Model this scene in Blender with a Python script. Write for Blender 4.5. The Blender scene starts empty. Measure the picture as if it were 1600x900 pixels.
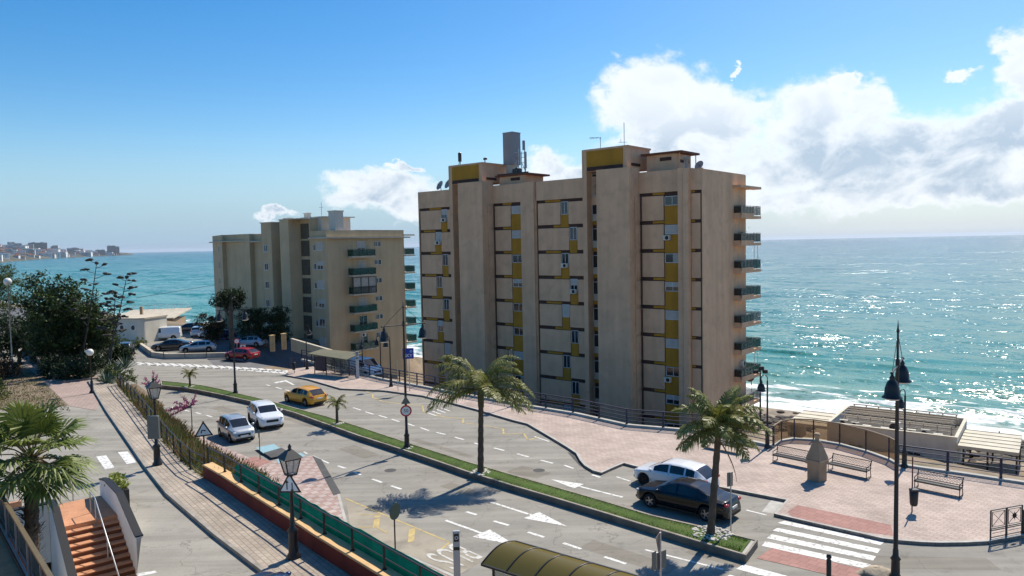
import bpy, math, random
from mathutils import Vector, Matrix
R = math.radians
SC = bpy.context.scene
COL = SC.collection
random.seed(7)

# ---------------------------------------------------------------- camera model (used to read real positions off the ground plane)
F, CX, CY, ZC = 1155.6, 800, 450, 13.0
_roll, _pit = R(1.15), math.atan(68/F)
_fw = Vector((0, math.cos(_pit), -math.sin(_pit)))
_r0 = Vector((1, 0, 0)); _u0 = Vector((0, math.sin(_pit), math.cos(_pit)))
_rt = _r0*math.cos(_roll) - _u0*math.sin(_roll)
_up = _r0*math.sin(_roll) + _u0*math.cos(_roll)
def ray(u, v): return _fw + _rt*((u-CX)/F) - _up*((v-CY)/F)
def G(u, v, z=0.0):
    d = ray(u, v); t = (z-ZC)/d.z
    return Vector((t*d.x, t*d.y, z))
def D(u, v, y):
    d = ray(u, v); t = y/d.y
    return Vector((t*d.x, y, ZC+t*d.z))
def ZAT(v, p):                       # height of the picture row v above the ground point p
    u = CX + F*((p.x*_rt.x+p.y*_rt.y-ZC*_rt.z)/(p.x*_fw.x+p.y*_fw.y-ZC*_fw.z))
    d = ray(u, v); return ZC + d.z*p.y/d.y

# ---------------------------------------------------------------- mesh builder
class MB:
    def __init__(s): s.v=[]; s.f=[]; s.m=[]; s.sm=[]
    def add(s, vs, fs, m=0, smooth=False):
        o=len(s.v); s.v += [tuple(x) for x in vs]
        for f in fs: s.f.append(tuple(i+o for i in f)); s.m.append(m); s.sm.append(smooth)
    def poly(s, pts, m=0): s.add(pts, [tuple(range(len(pts)))], m)
    def box(s, x0,y0,z0,x1,y1,z1, m=0):
        if x0>x1: x0,x1=x1,x0
        if y0>y1: y0,y1=y1,y0
        if z0>z1: z0,z1=z1,z0
        s.add([(x0,y0,z0),(x1,y0,z0),(x1,y1,z0),(x0,y1,z0),(x0,y0,z1),(x1,y0,z1),(x1,y1,z1),(x0,y1,z1)],
              [(3,2,1,0),(4,5,6,7),(0,1,5,4),(1,2,6,5),(2,3,7,6),(3,0,4,7)], m)
    def bevbox(s, x0,y0,z0,x1,y1,z1, b=.03, m=0):
        # box with chamfered vertical and top edges
        def ring(i,z): return [(x0+i+b,y0+i,z),(x1-i-b,y0+i,z),(x1-i,y0+i+b,z),(x1-i,y1-i-b,z),(x1-i-b,y1-i,z),(x0+i+b,y1-i,z),(x0+i,y1-i-b,z),(x0+i,y0+i+b,z)]
        rs=[ring(0,z0),ring(0,z1-b),ring(b,z1)]
        vs=sum(rs,[]); fs=[tuple(range(7,-1,-1)),tuple(range(16,24))]
        for k in range(2):
            for i in range(8): fs.append((k*8+i,k*8+(i+1)%8,(k+1)*8+(i+1)%8,(k+1)*8+i))
        s.add(vs,fs,m)
    def obox(s, o, ux, uy, uz, m=0):     # parallelepiped from a corner and three edge vectors
        o,ux,uy,uz=map(Vector,(o,ux,uy,uz))
        s.add([o,o+ux,o+ux+uy,o+uy,o+uz,o+ux+uz,o+ux+uy+uz,o+uy+uz],
              [(3,2,1,0),(4,5,6,7),(0,1,5,4),(1,2,6,5),(2,3,7,6),(3,0,4,7)], m)
    def bar(s, p0, p1, w, h, m=0):       # square bar between points
        p0,p1=Vector(p0),Vector(p1); d=(p1-p0)
        if d.length<1e-6: return
        z=Vector((0,0,1)); x=d.cross(z)
        if x.length<1e-5: x=Vector((1,0,0))
        x.normalize(); y=x.cross(d).normalized()
        s.obox(p0-x*w/2-y*h/2, x*w, d, y*h, m)
    def path(s, pts, r, n=8, m=0, cap=True, smooth=True):
        pts=[Vector(p) for p in pts]; N=len(pts)
        if not hasattr(r,'__len__'): r=[r]*N
        vs=[]; fs=[]; ref=None
        for i,p in enumerate(pts):
            d=(pts[min(i+1,N-1)]-pts[max(i-1,0)])
            if d.length<1e-9: d=Vector((0,0,1))
            d.normalize()
            if ref is None: ref=Vector((1,0,0)) if abs(d.x)<.8 else Vector((0,1,0))
            x=ref-d*ref.dot(d)
            if x.length<1e-5: x=d.orthogonal()
            x.normalize(); ref=x; y=d.cross(x)
            for k in range(n):
                a=2*math.pi*k/n; vs.append(p+(x*math.cos(a)+y*math.sin(a))*r[i])
        for i in range(N-1):
            for k in range(n):
                fs.append((i*n+k,i*n+(k+1)%n,(i+1)*n+(k+1)%n,(i+1)*n+k))
        s.add(vs,fs,m,smooth)
        if cap:
            s.add(vs[:n],[tuple(range(n-1,-1,-1))],m); s.add(vs[-n:],[tuple(range(n))],m)
    def tube(s, p0, p1, r0, r1=None, n=8, m=0, cap=True): s.path([p0,p1],[r0,r0 if r1 is None else r1],n,m,cap)
    def lathe(s, prof, c=(0,0,0), n=16, m=0, smooth=True, sx=1, sy=1):
        vs=[]; fs=[]; c=Vector(c)
        for (r,z) in prof:
            for k in range(n):
                a=2*math.pi*k/n; vs.append(c+Vector((r*math.cos(a)*sx,r*math.sin(a)*sy,z)))
        for i in range(len(prof)-1):
            for k in range(n): fs.append((i*n+k,i*n+(k+1)%n,(i+1)*n+(k+1)%n,(i+1)*n+k))
        s.add(vs,fs,m,smooth)
        s.add(vs[:n],[tuple(range(n-1,-1,-1))],m); s.add(vs[-n:],[tuple(range(n))],m)
    def disc(s, c, nrm, r, t=.02, n=20, m=0, ry=None):
        c,nrm=Vector(c),Vector(nrm).normalized(); z=Vector((0,0,1))
        x=z.cross(nrm)
        if x.length<1e-4: x=Vector((1,0,0))
        x.normalize(); y=nrm.cross(x); ry=ry or r
        a=[c+x*r*math.cos(2*math.pi*k/n)+y*ry*math.sin(2*math.pi*k/n) for k in range(n)]
        b=[p+nrm*t for p in a]
        s.add(a+b,[tuple(range(n-1,-1,-1)),tuple(range(n,2*n))]+[(k,(k+1)%n,n+(k+1)%n,n+k) for k in range(n)],m)
    def ring(s, c, nrm, r, t, n=16, k=4, m=0):
        c,nrm=Vector(c),Vector(nrm).normalized(); z=Vector((0,0,1)); x=z.cross(nrm)
        if x.length<1e-4: x=Vector((1,0,0))
        x.normalize(); y=nrm.cross(x); vs=[]; fs=[]
        for i in range(n):
            a=2*math.pi*i/n; d=x*math.cos(a)+y*math.sin(a)
            for j in range(k):
                b=2*math.pi*j/k; vs.append(c+d*(r+t*math.cos(b))+nrm*t*math.sin(b))
        for i in range(n):
            for j in range(k): fs.append((i*k+j,((i+1)%n)*k+j,((i+1)%n)*k+(j+1)%k,i*k+(j+1)%k))
        s.add(vs,fs,m,True)
    def prism(s, pl, z0, z1, m=0, mtop=None):
        pl=[(p[0],p[1]) for p in pl]
        A=sum(pl[i][0]*pl[(i+1)%len(pl)][1]-pl[(i+1)%len(pl)][0]*pl[i][1] for i in range(len(pl)))
        if A<0: pl=pl[::-1]
        n=len(pl); vs=[(x,y,z0) for x,y in pl]+[(x,y,z1) for x,y in pl]
        s.add(vs,[tuple(range(n-1,-1,-1))]+[(i,(i+1)%n,n+(i+1)%n,n+i) for i in range(n)],m)
        s.add(vs[n:],[tuple(range(n))],m if mtop is None else mtop)
    def ball(s, c, r, n=12, m=0, k=8, sc=(1,1,1)):
        prof=[]; c=Vector(c); vs=[]; fs=[]
        for i in range(1,k):
            th=math.pi*i/k
            for j in range(n):
                a=2*math.pi*j/n; vs.append(c+Vector((r*sc[0]*math.sin(th)*math.cos(a),r*sc[1]*math.sin(th)*math.sin(a),r*sc[2]*math.cos(th))))
        t=len(vs); vs += [c+Vector((0,0,r*sc[2])), c-Vector((0,0,r*sc[2]))]
        for i in range(k-2):
            for j in range(n): fs.append((i*n+j,(i+1)*n+j,(i+1)*n+(j+1)%n,i*n+(j+1)%n))
        for j in range(n):
            fs.append((t,j,(j+1)%n)); fs.append((t+1,(k-2)*n+(j+1)%n,(k-2)*n+j))
        s.add(vs,fs,m,True)
    def build(s, name, mats, parent=None, smooth=None):
        if not isinstance(mats,(list,tuple)): mats=[mats]
        used=sorted({i for f in s.f for i in f})
        if len(used)<len(s.v):
            mp={o:i for i,o in enumerate(used)}; s.v=[s.v[i] for i in used]; s.f=[tuple(mp[i] for i in f) for f in s.f]
        me=bpy.data.meshes.new(name); me.from_pydata([tuple(x) for x in s.v],[],s.f)
        for mt in mats: me.materials.append(mt)
        if s.f:
            me.polygons.foreach_set('material_index', s.m)
            me.polygons.foreach_set('use_smooth', s.sm if smooth is None else [smooth]*len(s.f))
        me.update()
        o=bpy.data.objects.new(name, me); COL.objects.link(o)
        if parent: o.parent=parent
        return o

def tag(o, label=None, cat=None, group=None, kind=None):
    if label: o['label']=label
    if cat: o['category']=cat
    if group: o['group']=group
    if kind: o['kind']=kind
    return o
def thing(name, label, cat, loc=(0,0,0), rz=0, group=None):
    o=bpy.data.objects.new(name,None); COL.objects.link(o); o.empty_display_size=.3
    o.location=loc; o.rotation_euler=(0,0,rz)
    return tag(o,label,cat,group)
def struct(name, mb, mats, kind='structure', **k):
    o=mb.build(name,mats); o['kind']=kind; return o
def copy_tree(o, loc=None, rz=None, label=None, group=None, parent=None, mats=None):
    c=o.copy(); COL.objects.link(c); c.parent=parent
    if loc is not None: c.location=loc
    if rz is not None: c.rotation_euler=(0,0,rz)
    if label: c['label']=label
    if group: c['group']=group
    for ch in list(o.children): copy_tree(ch,parent=c)
    return c

# ---------------------------------------------------------------- materials
def nd(nt,t,**k):
    n=nt.nodes.new(t)
    for a,b in k.items():
        if a=='op': n.operation=b
        elif a=='ins':
            for i,x in b.items(): n.inputs[i].default_value=x
        else: setattr(n,a,b)
    return n
def mat(name, col, rough=.8, var=.18, scale=2.0, bump=0.0, bscale=40, metal=0.0, spec=.4, streak=0.0, fine=.0, fscale=60, coat=0, wet=None, dirt=None, transl=0):
    m=bpy.data.materials.new(name); m.use_nodes=True; nt=m.node_tree; L=nt.links.new
    b=nt.nodes['Principled BSDF']
    b.inputs['Roughness'].default_value=rough; b.inputs['Metallic'].default_value=metal
    b.inputs['Specular IOR Level'].default_value=spec
    if coat: b.inputs['Coat Weight'].default_value=coat; b.inputs['Coat Roughness'].default_value=.04
    tc=nd(nt,'ShaderNodeTexCoord'); n=nd(nt,'ShaderNodeTexNoise',ins={'Scale':scale,'Detail':6,'Roughness':.6})
    L(tc.outputs['Object'],n.inputs['Vector'])
    mr=nd(nt,'ShaderNodeMapRange',ins={1:.3,2:.7,3:1-var,4:1+var}); L(n.outputs[0],mr.inputs[0])
    last=mr.outputs[0]
    if streak:
        mp=nd(nt,'ShaderNodeMapping'); mp.inputs['Scale'].default_value=(1.1,1.1,.09); L(tc.outputs['Object'],mp.inputs[0])
        n2=nd(nt,'ShaderNodeTexNoise',ins={'Scale':1.0,'Detail':4,'Roughness':.55}); L(mp.outputs[0],n2.inputs['Vector'])
        m2=nd(nt,'ShaderNodeMapRange',ins={1:.35,2:.68,3:1,4:1-streak}); L(n2.outputs[0],m2.inputs[0])
        mu=nd(nt,'ShaderNodeMath',op='MULTIPLY'); L(last,mu.inputs[0]); L(m2.outputs[0],mu.inputs[1]); last=mu.outputs[0]
    if fine:
        n3=nd(nt,'ShaderNodeTexNoise',ins={'Scale':fscale,'Detail':3}); L(tc.outputs['Object'],n3.inputs['Vector'])
        m3=nd(nt,'ShaderNodeMapRange',ins={1:.3,2:.7,3:1-fine,4:1+fine}); L(n3.outputs[0],m3.inputs[0])
        mu=nd(nt,'ShaderNodeMath',op='MULTIPLY'); L(last,mu.inputs[0]); L(m3.outputs[0],mu.inputs[1]); last=mu.outputs[0]
    vm=nd(nt,'ShaderNodeVectorMath',op='SCALE'); vm.inputs[0].default_value=col[:3]; L(last,vm.inputs['Scale'])
    cout=vm.outputs[0]
    if dirt:
        n4=nd(nt,'ShaderNodeTexNoise',ins={'Scale':dirt[1],'Detail':5}); L(tc.outputs['Object'],n4.inputs['Vector'])
        m4=nd(nt,'ShaderNodeMapRange',ins={1:.52,2:.66,3:0,4:dirt[2]}); L(n4.outputs[0],m4.inputs[0])
        mx=nd(nt,'ShaderNodeMix',data_type='RGBA'); L(m4.outputs[0],mx.inputs[0]); L(cout,mx.inputs[6]); mx.inputs[7].default_value=(*dirt[0],1); cout=mx.outputs[2]
    L(cout,b.inputs['Base Color'])
    if bump:
        n5=nd(nt,'ShaderNodeTexNoise',ins={'Scale':bscale,'Detail':4}); L(tc.outputs['Object'],n5.inputs['Vector'])
        bp=nd(nt,'ShaderNodeBump',ins={'Strength':bump,'Distance':.02}); L(n5.outputs[0],bp.inputs['Height']); L(bp.outputs[0],b.inputs['Normal'])
    if transl:
        tr=nd(nt,'ShaderNodeBsdfTranslucent'); L(cout,tr.inputs[0]); ms=nd(nt,'ShaderNodeMixShader',ins={0:transl})
        L(b.outputs[0],ms.inputs[1]); L(tr.outputs[0],ms.inputs[2]); L(ms.outputs[0],nt.nodes['Material Output'].inputs[0])
    return m
def glassmat(name, col, rough=.05, alpha=1.0, spec=.8):
    m=bpy.data.materials.new(name); m.use_nodes=True; nt=m.node_tree; b=nt.nodes['Principled BSDF']
    b.inputs['Base Color'].default_value=(*col,1); b.inputs['Roughness'].default_value=rough; b.inputs['Specular IOR Level'].default_value=spec
    if alpha<1:
        t=nd(nt,'ShaderNodeBsdfTransparent'); t.inputs[0].default_value=(*[min(1,.5+c*.7) for c in col],1)
        ms=nd(nt,'ShaderNodeMixShader',ins={0:alpha}); nt.links.new(t.outputs[0],ms.inputs[1]); nt.links.new(b.outputs[0],ms.inputs[2])
        nt.links.new(ms.outputs[0],nt.nodes['Material Output'].inputs[0])
    return m
def paving(name, c1, c2, mortar, w, h, rot=0, msize=.012, var=.12, rough=.85, checker=None):
    m=bpy.data.materials.new(name); m.use_nodes=True; nt=m.node_tree; L=nt.links.new; b=nt.nodes['Principled BSDF']
    b.inputs['Roughness'].default_value=rough; b.inputs['Specular IOR Level'].default_value=.25
    tc=nd(nt,'ShaderNodeTexCoord'); mp=nd(nt,'ShaderNodeMapping'); mp.inputs['Rotation'].default_value=(0,0,rot); L(tc.outputs['Object'],mp.inputs[0])
    br=nd(nt,'ShaderNodeTexBrick',ins={'Color1':(*c1,1),'Color2':(*c2,1),'Mortar':(*mortar,1),'Scale':1.0,'Mortar Size':msize,'Brick Width':w,'Row Height':h,'Bias':0.0}); L(mp.outputs[0],br.inputs[0])
    n=nd(nt,'ShaderNodeTexNoise',ins={'Scale':.5,'Detail':7,'Roughness':.62}); L(tc.outputs['Object'],n.inputs[0])
    mr=nd(nt,'ShaderNodeMapRange',ins={1:.3,2:.7,3:1-var,4:1+var}); L(n.outputs[0],mr.inputs[0])
    c=br.outputs[0]
    if checker:
        ck=nd(nt,'ShaderNodeTexChecker',ins={'Scale':checker[1],'Color1':(1,1,1,1),'Color2':(*checker[0],1)}); L(mp.outputs[0],ck.inputs[0])
        mm=nd(nt,'ShaderNodeMix',data_type='RGBA',blend_type='MULTIPLY'); mm.inputs[0].default_value=1; L(c,mm.inputs[6]); L(ck.outputs[0],mm.inputs[7]); c=mm.outputs[2]
    vm=nd(nt,'ShaderNodeVectorMath',op='SCALE'); L(c,vm.inputs[0]); L(mr.outputs[0],vm.inputs['Scale']); L(vm.outputs[0],b.inputs['Base Color'])
    bp=nd(nt,'ShaderNodeBump',ins={'Strength':.35,'Distance':.01}); L(br.outputs['Fac'],bp.inputs['Height']); bp.invert=True; L(bp.outputs[0],b.inputs['Normal'])
    return m

def asphalt(name, c, dark=.5):
    m=mat(name,c,.92,.10,.35,bump=.25,bscale=45,spec=.25,fine=.10,fscale=30); nt=m.node_tree; L=nt.links.new; b=nt.nodes['Principled BSDF']
    src=b.inputs['Base Color'].links[0].from_socket
    tc=nd(nt,'ShaderNodeTexCoord')
    # long worn streaks along the driving direction
    mp=nd(nt,'ShaderNodeMapping'); mp.inputs['Rotation'].default_value=(0,0,R(48)); mp.inputs['Scale'].default_value=(.05,1.1,1); L(tc.outputs['Object'],mp.inputs[0])
    n=nd(nt,'ShaderNodeTexNoise',ins={'Scale':1.0,'Detail':5,'Roughness':.6}); L(mp.outputs[0],n.inputs[0])
    r1=nd(nt,'ShaderNodeMapRange',ins={1:.3,2:.7,3:.76,4:1.14}); L(n.outputs[0],r1.inputs[0])
    # cracks
    n2=nd(nt,'ShaderNodeTexNoise',ins={'Scale':.8,'Detail':4}); L(tc.outputs['Object'],n2.inputs[0])
    ad=nd(nt,'ShaderNodeMix',data_type='RGBA',blend_type='LINEAR_LIGHT'); ad.inputs[0].default_value=.9; L(tc.outputs['Object'],ad.inputs[6]); L(n2.outputs['Color'],ad.inputs[7])
    vo=nd(nt,'ShaderNodeTexVoronoi',feature='DISTANCE_TO_EDGE',ins={'Scale':.22}); L(ad.outputs[2],vo.inputs[0])
    r2=nd(nt,'ShaderNodeMapRange',ins={1:.0,2:.006,3:.62,4:1.0}); L(vo.outputs[0],r2.inputs[0])
    # darker oil spots
    n3=nd(nt,'ShaderNodeTexNoise',ins={'Scale':1.3,'Detail':6,'Roughness':.7}); L(tc.outputs['Object'],n3.inputs[0])
    r3=nd(nt,'ShaderNodeMapRange',ins={1:.55,2:.78,3:1,4:.62}); L(n3.outputs[0],r3.inputs[0])
    a=nd(nt,'ShaderNodeMath',op='MULTIPLY'); L(r1.outputs[0],a.inputs[0]); L(r2.outputs[0],a.inputs[1])
    a2=nd(nt,'ShaderNodeMath',op='MULTIPLY'); L(a.outputs[0],a2.inputs[0]); L(r3.outputs[0],a2.inputs[1])
    vm=nd(nt,'ShaderNodeVectorMath',op='SCALE'); L(src,vm.inputs[0]); L(a2.outputs[0],vm.inputs['Scale']); L(vm.outputs[0],b.inputs['Base Color'])
    return m

M={}
M['asphalt']=asphalt('road asphalt',(.285,.266,.23))
M['asphalt2']=asphalt('upper street asphalt',(.315,.293,.25))
M['lot']=mat('car park asphalt',(.12,.12,.125),.95,.2,.4,fine=.1)
M['patch']=mat('asphalt patch',(.085,.083,.08),.95,.2,1.0,fine=.15)
M['plaza']=paving('plaza paving',(.49,.39,.33),(.41,.325,.275),(.31,.25,.215),.42,.21,R(48),.016,.2)
M['walk']=paving('lower pavement paving',(.47,.385,.345),(.41,.325,.29),(.30,.24,.22),.40,.40,R(46),.018,.15,checker=((.86,.74,.70),2.5))
M['upwalk']=paving('upper pavement slabs',(.42,.355,.28),(.35,.29,.23),(.24,.2,.16),.34,.2,R(52),.016,.26)
M['kerb']=mat('kerb stone',(.42,.40,.36),.85,.2,1.5,fine=.1)
M['redpave']=paving('red tactile paving',(.38,.205,.17),(.33,.175,.145),(.25,.14,.12),.4,.4,R(48),.015)
M['white']=mat('road paint white',(.70,.69,.65),.75,.12,3,dirt=((.27,.25,.22),6,.95))
M['yellow']=mat('road paint yellow',(.50,.375,.15),.8,.2,2,dirt=((.25,.225,.19),3,.9))
M['bluepaint']=mat('road paint blue',(.25,.42,.47),.75,.2,3,dirt=((.24,.23,.21),3,.5))
M['grass']=mat('turf',(.06,.105,.014),.95,.3,1.2,bump=.9,bscale=60,fine=.4,fscale=35,dirt=((.10,.10,.03),1.5,.45))
M['blade']=mat('grass blade',(.075,.13,.018),.7,.3,.8,transl=.25)
M['soil']=mat('dry soil',(.20,.15,.10),.95,.3,.6,bump=.8,bscale=8,fine=.2,fscale=20,dirt=((.10,.09,.03),.8,.8))
M['sand']=mat('beach sand',(.30,.245,.18),.95,.15,.3,fine=.12,fscale=8,dirt=((.07,.055,.04),.22,.55))
M['rock']=mat('shore rock',(.10,.085,.07),.9,.4,1,bump=1,bscale=6)
M['tower']=mat('tower pinkish render',(.74,.47,.285),.9,.09,.5,streak=.15,bump=.15,bscale=30,fine=.05,fscale=9,dirt=((.50,.31,.20),.9,.4))
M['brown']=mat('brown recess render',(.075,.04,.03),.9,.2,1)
M['ochre']=mat('ochre panel',(.46,.225,.02),.85,.12,.8,streak=.18)
M['rooftile']=mat('roof gravel',(.33,.22,.17),.95,.2,.6)
M['cream']=mat('cream render',(.57,.435,.265),.9,.09,.4,streak=.14,bump=.12,bscale=30)
M['creamlight']=mat('cream cornice',(.55,.48,.37),.9,.1,.6,streak=.1)
M['louvre']=mat('brown louvre',(.10,.085,.06),.8,.2,2)
M['whitewall']=mat('white render',(.76,.75,.71),.9,.08,.5,streak=.12)
M['bwhite']=mat('off white render',(.66,.62,.53),.9,.1,.5,streak=.1)
M['frame']=mat('white window frame',(.62,.61,.58),.5,.08,2)
M['shutter']=mat('roller shutter',(.52,.49,.44),.7,.1,2)
M['darkframe']=mat('dark metal frame',(.02,.02,.022),.4,.1,2,spec=.5)
M['glass']=glassmat('window glass',(.018,.022,.026),.06)
M['curtain']=mat('window curtain',(.34,.32,.29),.4,.25,4,spec=.6)
M['balglass']=glassmat('green balcony glass',(.015,.085,.06),.08,.5)
M['clearglass']=glassmat('clear balcony glass',(.3,.33,.33),.08,.28)
M['brownglass']=glassmat('smoked railing panel',(.42,.30,.17),.12,.30)
M['metal']=mat('galvanised steel',(.42,.43,.44),.45,.15,3,metal=.7)
M['grey']=mat('grey cladding',(.30,.29,.29),.7,.07,.4,streak=.12)
M['black']=mat('black painted iron',(.012,.012,.014),.45,.15,4,spec=.5)
M['bluefence']=mat('navy painted steel',(.010,.014,.05),.5,.15,3,spec=.5)
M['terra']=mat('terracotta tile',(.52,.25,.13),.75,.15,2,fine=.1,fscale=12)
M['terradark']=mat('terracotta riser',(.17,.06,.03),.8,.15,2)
M['redwall']=mat('dark red wall',(.19,.032,.02),.9,.2,1,streak=.25)
M['coping']=mat('ochre coping',(.62,.40,.19),.85,.15,1.5,fine=.08)
M['net']=mat('green netting',(.012,.27,.21),.75,.18,1.2,streak=.2,transl=.55)
M['trunk']=mat('palm trunk bark',(.10,.075,.055),.95,.35,5,bump=.8,bscale=18)
M['bark']=mat('tree bark',(.12,.095,.07),.95,.3,3,bump=.6,bscale=14)
M['palmleaf']=mat('palm leaf',(.20,.205,.045),.5,.35,.9,transl=.25)
M['palmdry']=mat('dry palm leaf',(.21,.16,.055),.7,.3,1,transl=.2)
M['fanleaf']=mat('fan palm leaf',(.14,.18,.035),.5,.3,1.5,transl=.2)
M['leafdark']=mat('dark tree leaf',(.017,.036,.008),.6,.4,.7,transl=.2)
M['leafmid']=mat('tree leaf',(.075,.115,.02),.6,.4,.7,transl=.25)
M['agave']=mat('agave leaf',(.07,.11,.075),.6,.3,1)
M['stalk']=mat('agave flower stalk',(.055,.05,.04),.9,.3,3)
M['drygrass']=mat('dry grass',(.26,.17,.07),.9,.35,.7,transl=.2)
M['redbush']=mat('reddish bush leaf',(.10,.045,.022),.8,.4,1,transl=.15)
M['greengrass']=mat('weed leaf',(.12,.14,.03),.8,.35,.7,transl=.2)
M['pink']=mat('pink blossom',(.42,.10,.20),.7,.25,2,transl=.25)
M['stone']=mat('sandstone',(.36,.26,.17),.9,.15,2,streak=.15)
M['tyre']=mat('tyre rubber',(.013,.013,.014),.85,.2,6)
M['rim']=mat('alloy rim',(.42,.42,.44),.3,.1,4,metal=.85)
M['headlight']=glassmat('headlamp lens',(.55,.58,.6),.08)
M['tail']=glassmat('tail lamp lens',(.35,.01,.012),.1)
M['plate']=mat('number plate',(.75,.75,.72),.5,.04,4)
M['carglass']=glassmat('car glass',(.012,.014,.017),.03,1,.7)
M['plastic']=mat('black car plastic',(.016,.016,.017),.6,.1,5)
def paint(name,c,met=0.0,rough=.3): return mat(name,c,rough,.03,1,metal=met,spec=.5,coat=.7)
M['signred']=mat('sign red',(.55,.025,.025),.5,.06,4)
M['signwhite']=mat('sign white',(.78,.78,.76),.5,.05,4)
M['signblue']=mat('sign blue',(.015,.03,.28),.5,.06,4)
M['signback']=mat('sign back aluminium',(.14,.15,.14),.5,.1,4,metal=.4)
M['olive']=glassmat('olive shelter roof sheet',(.15,.115,.025),.28,.9,.4)
# ================================================================ SETTING
AX=R(49.75); Ax=Vector((-math.sin(AX),math.cos(AX),0)); Bx=Vector((math.cos(AX),math.sin(AX),0))   # along the coast / out to sea
S0=Vector((45.4,132.1,0)); TC=Vector((18.28,71,0))
def qp(x,y):
    d=Vector((x,y,0)); return (d-S0).dot(Bx),(d-TC).dot(Ax)
def xy(q,p):
    c=Vector((S0.dot(Bx)+q,TC.dot(Ax)+p)); w=Bx*c.x+Ax*c.y; return w.x,w.y
def lerp(a,b,t): return a+(b-a)*t
def sstep(a,b,x):
    t=max(0,min(1,(x-a)/(b-a))); return t*t*(3-2*t)
def curve(tab,x):
    if x<=tab[0][0]: return tab[0][1]
    for (a,b),(c,d) in zip(tab,tab[1:]):
        if x<=c: return lerp(b,d,(x-a)/(c-a))
    return tab[-1][1]
H1=[(-84.7,-.1),(-84.65,-4),(-72,-4.2),(-50,-9.5),(-26,-15.2),(-4,-16.8),(30,-19),(70,-22)]
H2=[(-84.7,-.06),(-66,-.1),(-62,-1.6),(-50,-4.8),(-36,-9),(-18,-15.4),(-4,-16.8),(30,-19),(70,-22)]
def th(q,p):
    t=sstep(53.4,56,p); n=0
    if -80<q<-6: n=.35*math.sin(q*.31+p*.17)+.25*math.sin(p*.43-q*.21)
    return lerp(curve(H1,q),curve(H2,q),t)+n*sstep(-64,-50,q)
mb=MB(); qs=[-600,-300,-160,-110,-90,-84.7,-84.65]+[-82+i*2 for i in range(45)]+[12,30,70]
ps=[-900,-500,-250]+[-150+i*4 for i in range(90)]+[230,270,350,500,800]
vs=[(*xy(q,p),th(q,p)) for q in qs for p in ps]; n=len(ps)
mb.add(vs,[(i*n+j,(i+1)*n+j,(i+1)*n+j+1,i*n+j+1) for i in range(len(qs)-1) for j in range(n-1)],0,True)
m=M['ground']=mat('seaward ground',(.22,.165,.11),.95,.25,.25,bump=.6,bscale=3,fine=.15,fscale=6,dirt=((.06,.065,.02),.35,.8))
gr=struct('ground',mb,[m,M['sand'],M['lot']])
for poly in gr.data.polygons:                      # beach strip is sand, the plateau is soil
    c=poly.center; q,p=qp(c.x,c.y)
    if q>-26: poly.material_index=1
    elif q<-70 and (q>-84.66 or p>40): poly.material_index=2

# ---- road sheet
def px(l,z): return [G(u,v,z) for u,v in l]
road=[xy(-84.8,-80),xy(-84.8,34),xy(-88.5,48),xy(-84.8,58),xy(-70,80),xy(-80,140)]
road=[Vector((a,b,0)) for a,b in road]+[Vector((-75,100,0)),Vector((-52,84,0)),Vector((-40,74,0)),Vector((-27,55,0)),Vector((-5,20,0)),Vector((12,-20,0)),Vector((90,-20,0))]
mb=MB(); mb.poly([(p.x,p.y,0) for p in road]); struct('main_road',mb,M['asphalt'])

# ---- plaza, bus island and their kerb
FENCE=px([(470,563),(596,594),(660,606),(716,617),(828,637),(900,649),(980,667),(1099,677),(1160,690),(1207,700)],.14)
CURVE=px([(1207,700),(1220,691),(1240,687.5),(1270,689),(1311,696),(1352,707),(1388,720),(1402,728)],.14)
FENCE2=px([(1402,728),(1450,735),(1500,742),(1600,757),(1750,783)],.14)
KERB=px([(446,586),(480,592),(532,607),(600,610),(660,618),(708,630),(746,640),(800,656),(824,662),(860,683),(885,698),(900,708),(906,719),(913,727),(926,735),(940,738.7),(957,731),(975,723.5),(988,727),(1121,760),(1229,781),(1209,802.5),(1280,819),(1348,834),(1378,841),(1408,844.5),(1440,847),(1469,848),(1510,847.5),(1545,845.7),(1600,836),(1720,812)],.14)
edge=[Vector((*xy(-84.75,p),0)) for p in (-60,-30)]
land=list(KERB)+[Vector((60,26,0)),Vector((*xy(-84.75,-60),0)),Vector((*xy(-84.75,-25),0))]
# outer edge: just outside the fence lines
for p in reversed(FENCE2[:-1]): land.append(p+Bx*.35)
for p in reversed(CURVE[1:-1]): land.append(p+Bx*.3)
for p in reversed(FENCE[1:]): land.append(p+Bx*.35)
land += [G(500,571,.14),G(452,577,.14)]
mb=MB(); mb.prism(land,-4.3,.14); struct('promenade',mb,[M['plaza']])
def ribbon(name,pts,w,z0,z1,m,side=1,closed=False):
    mb=MB(); n=len(pts); off=[]
    for i,p in enumerate(pts):
        a=pts[i-1] if (i>0 or closed) else p; b=pts[(i+1)%n] if (i<n-1 or closed) else p
        d=(b-a); d.z=0; d.normalize(); off.append(Vector((-d.y,d.x,0))*w*side)
    vs=[]
    for p,o in zip(pts,off): vs += [(p.x,p.y,z0),(p.x,p.y,z1),(p.x+o.x,p.y+o.y,z1),(p.x+o.x,p.y+o.y,z0)]
    fs=[]
    for i in range(n if closed else n-1):
        j=(i+1)%n
        for k in range(4): fs.append((i*4+k,i*4+(k+1)%4,j*4+(k+1)%4,j*4+k))
    mb.add(vs,fs)
    if not closed: mb.add(vs[:4],[(3,2,1,0)]); mb.add(vs[-4:],[(0,1,2,3)])
    return struct(name,mb,m)
ribbon('kerb',[p-Vector((0,0,0)) for p in KERB],.16,-.02,.148,M['kerb'],1)
ribbon('fence_plinth',FENCE[:],.30,.1,.30,M['kerb'],1)
ribbon('fence_plinth',FENCE2[:],.30,.1,.26,M['kerb'],1)
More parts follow.
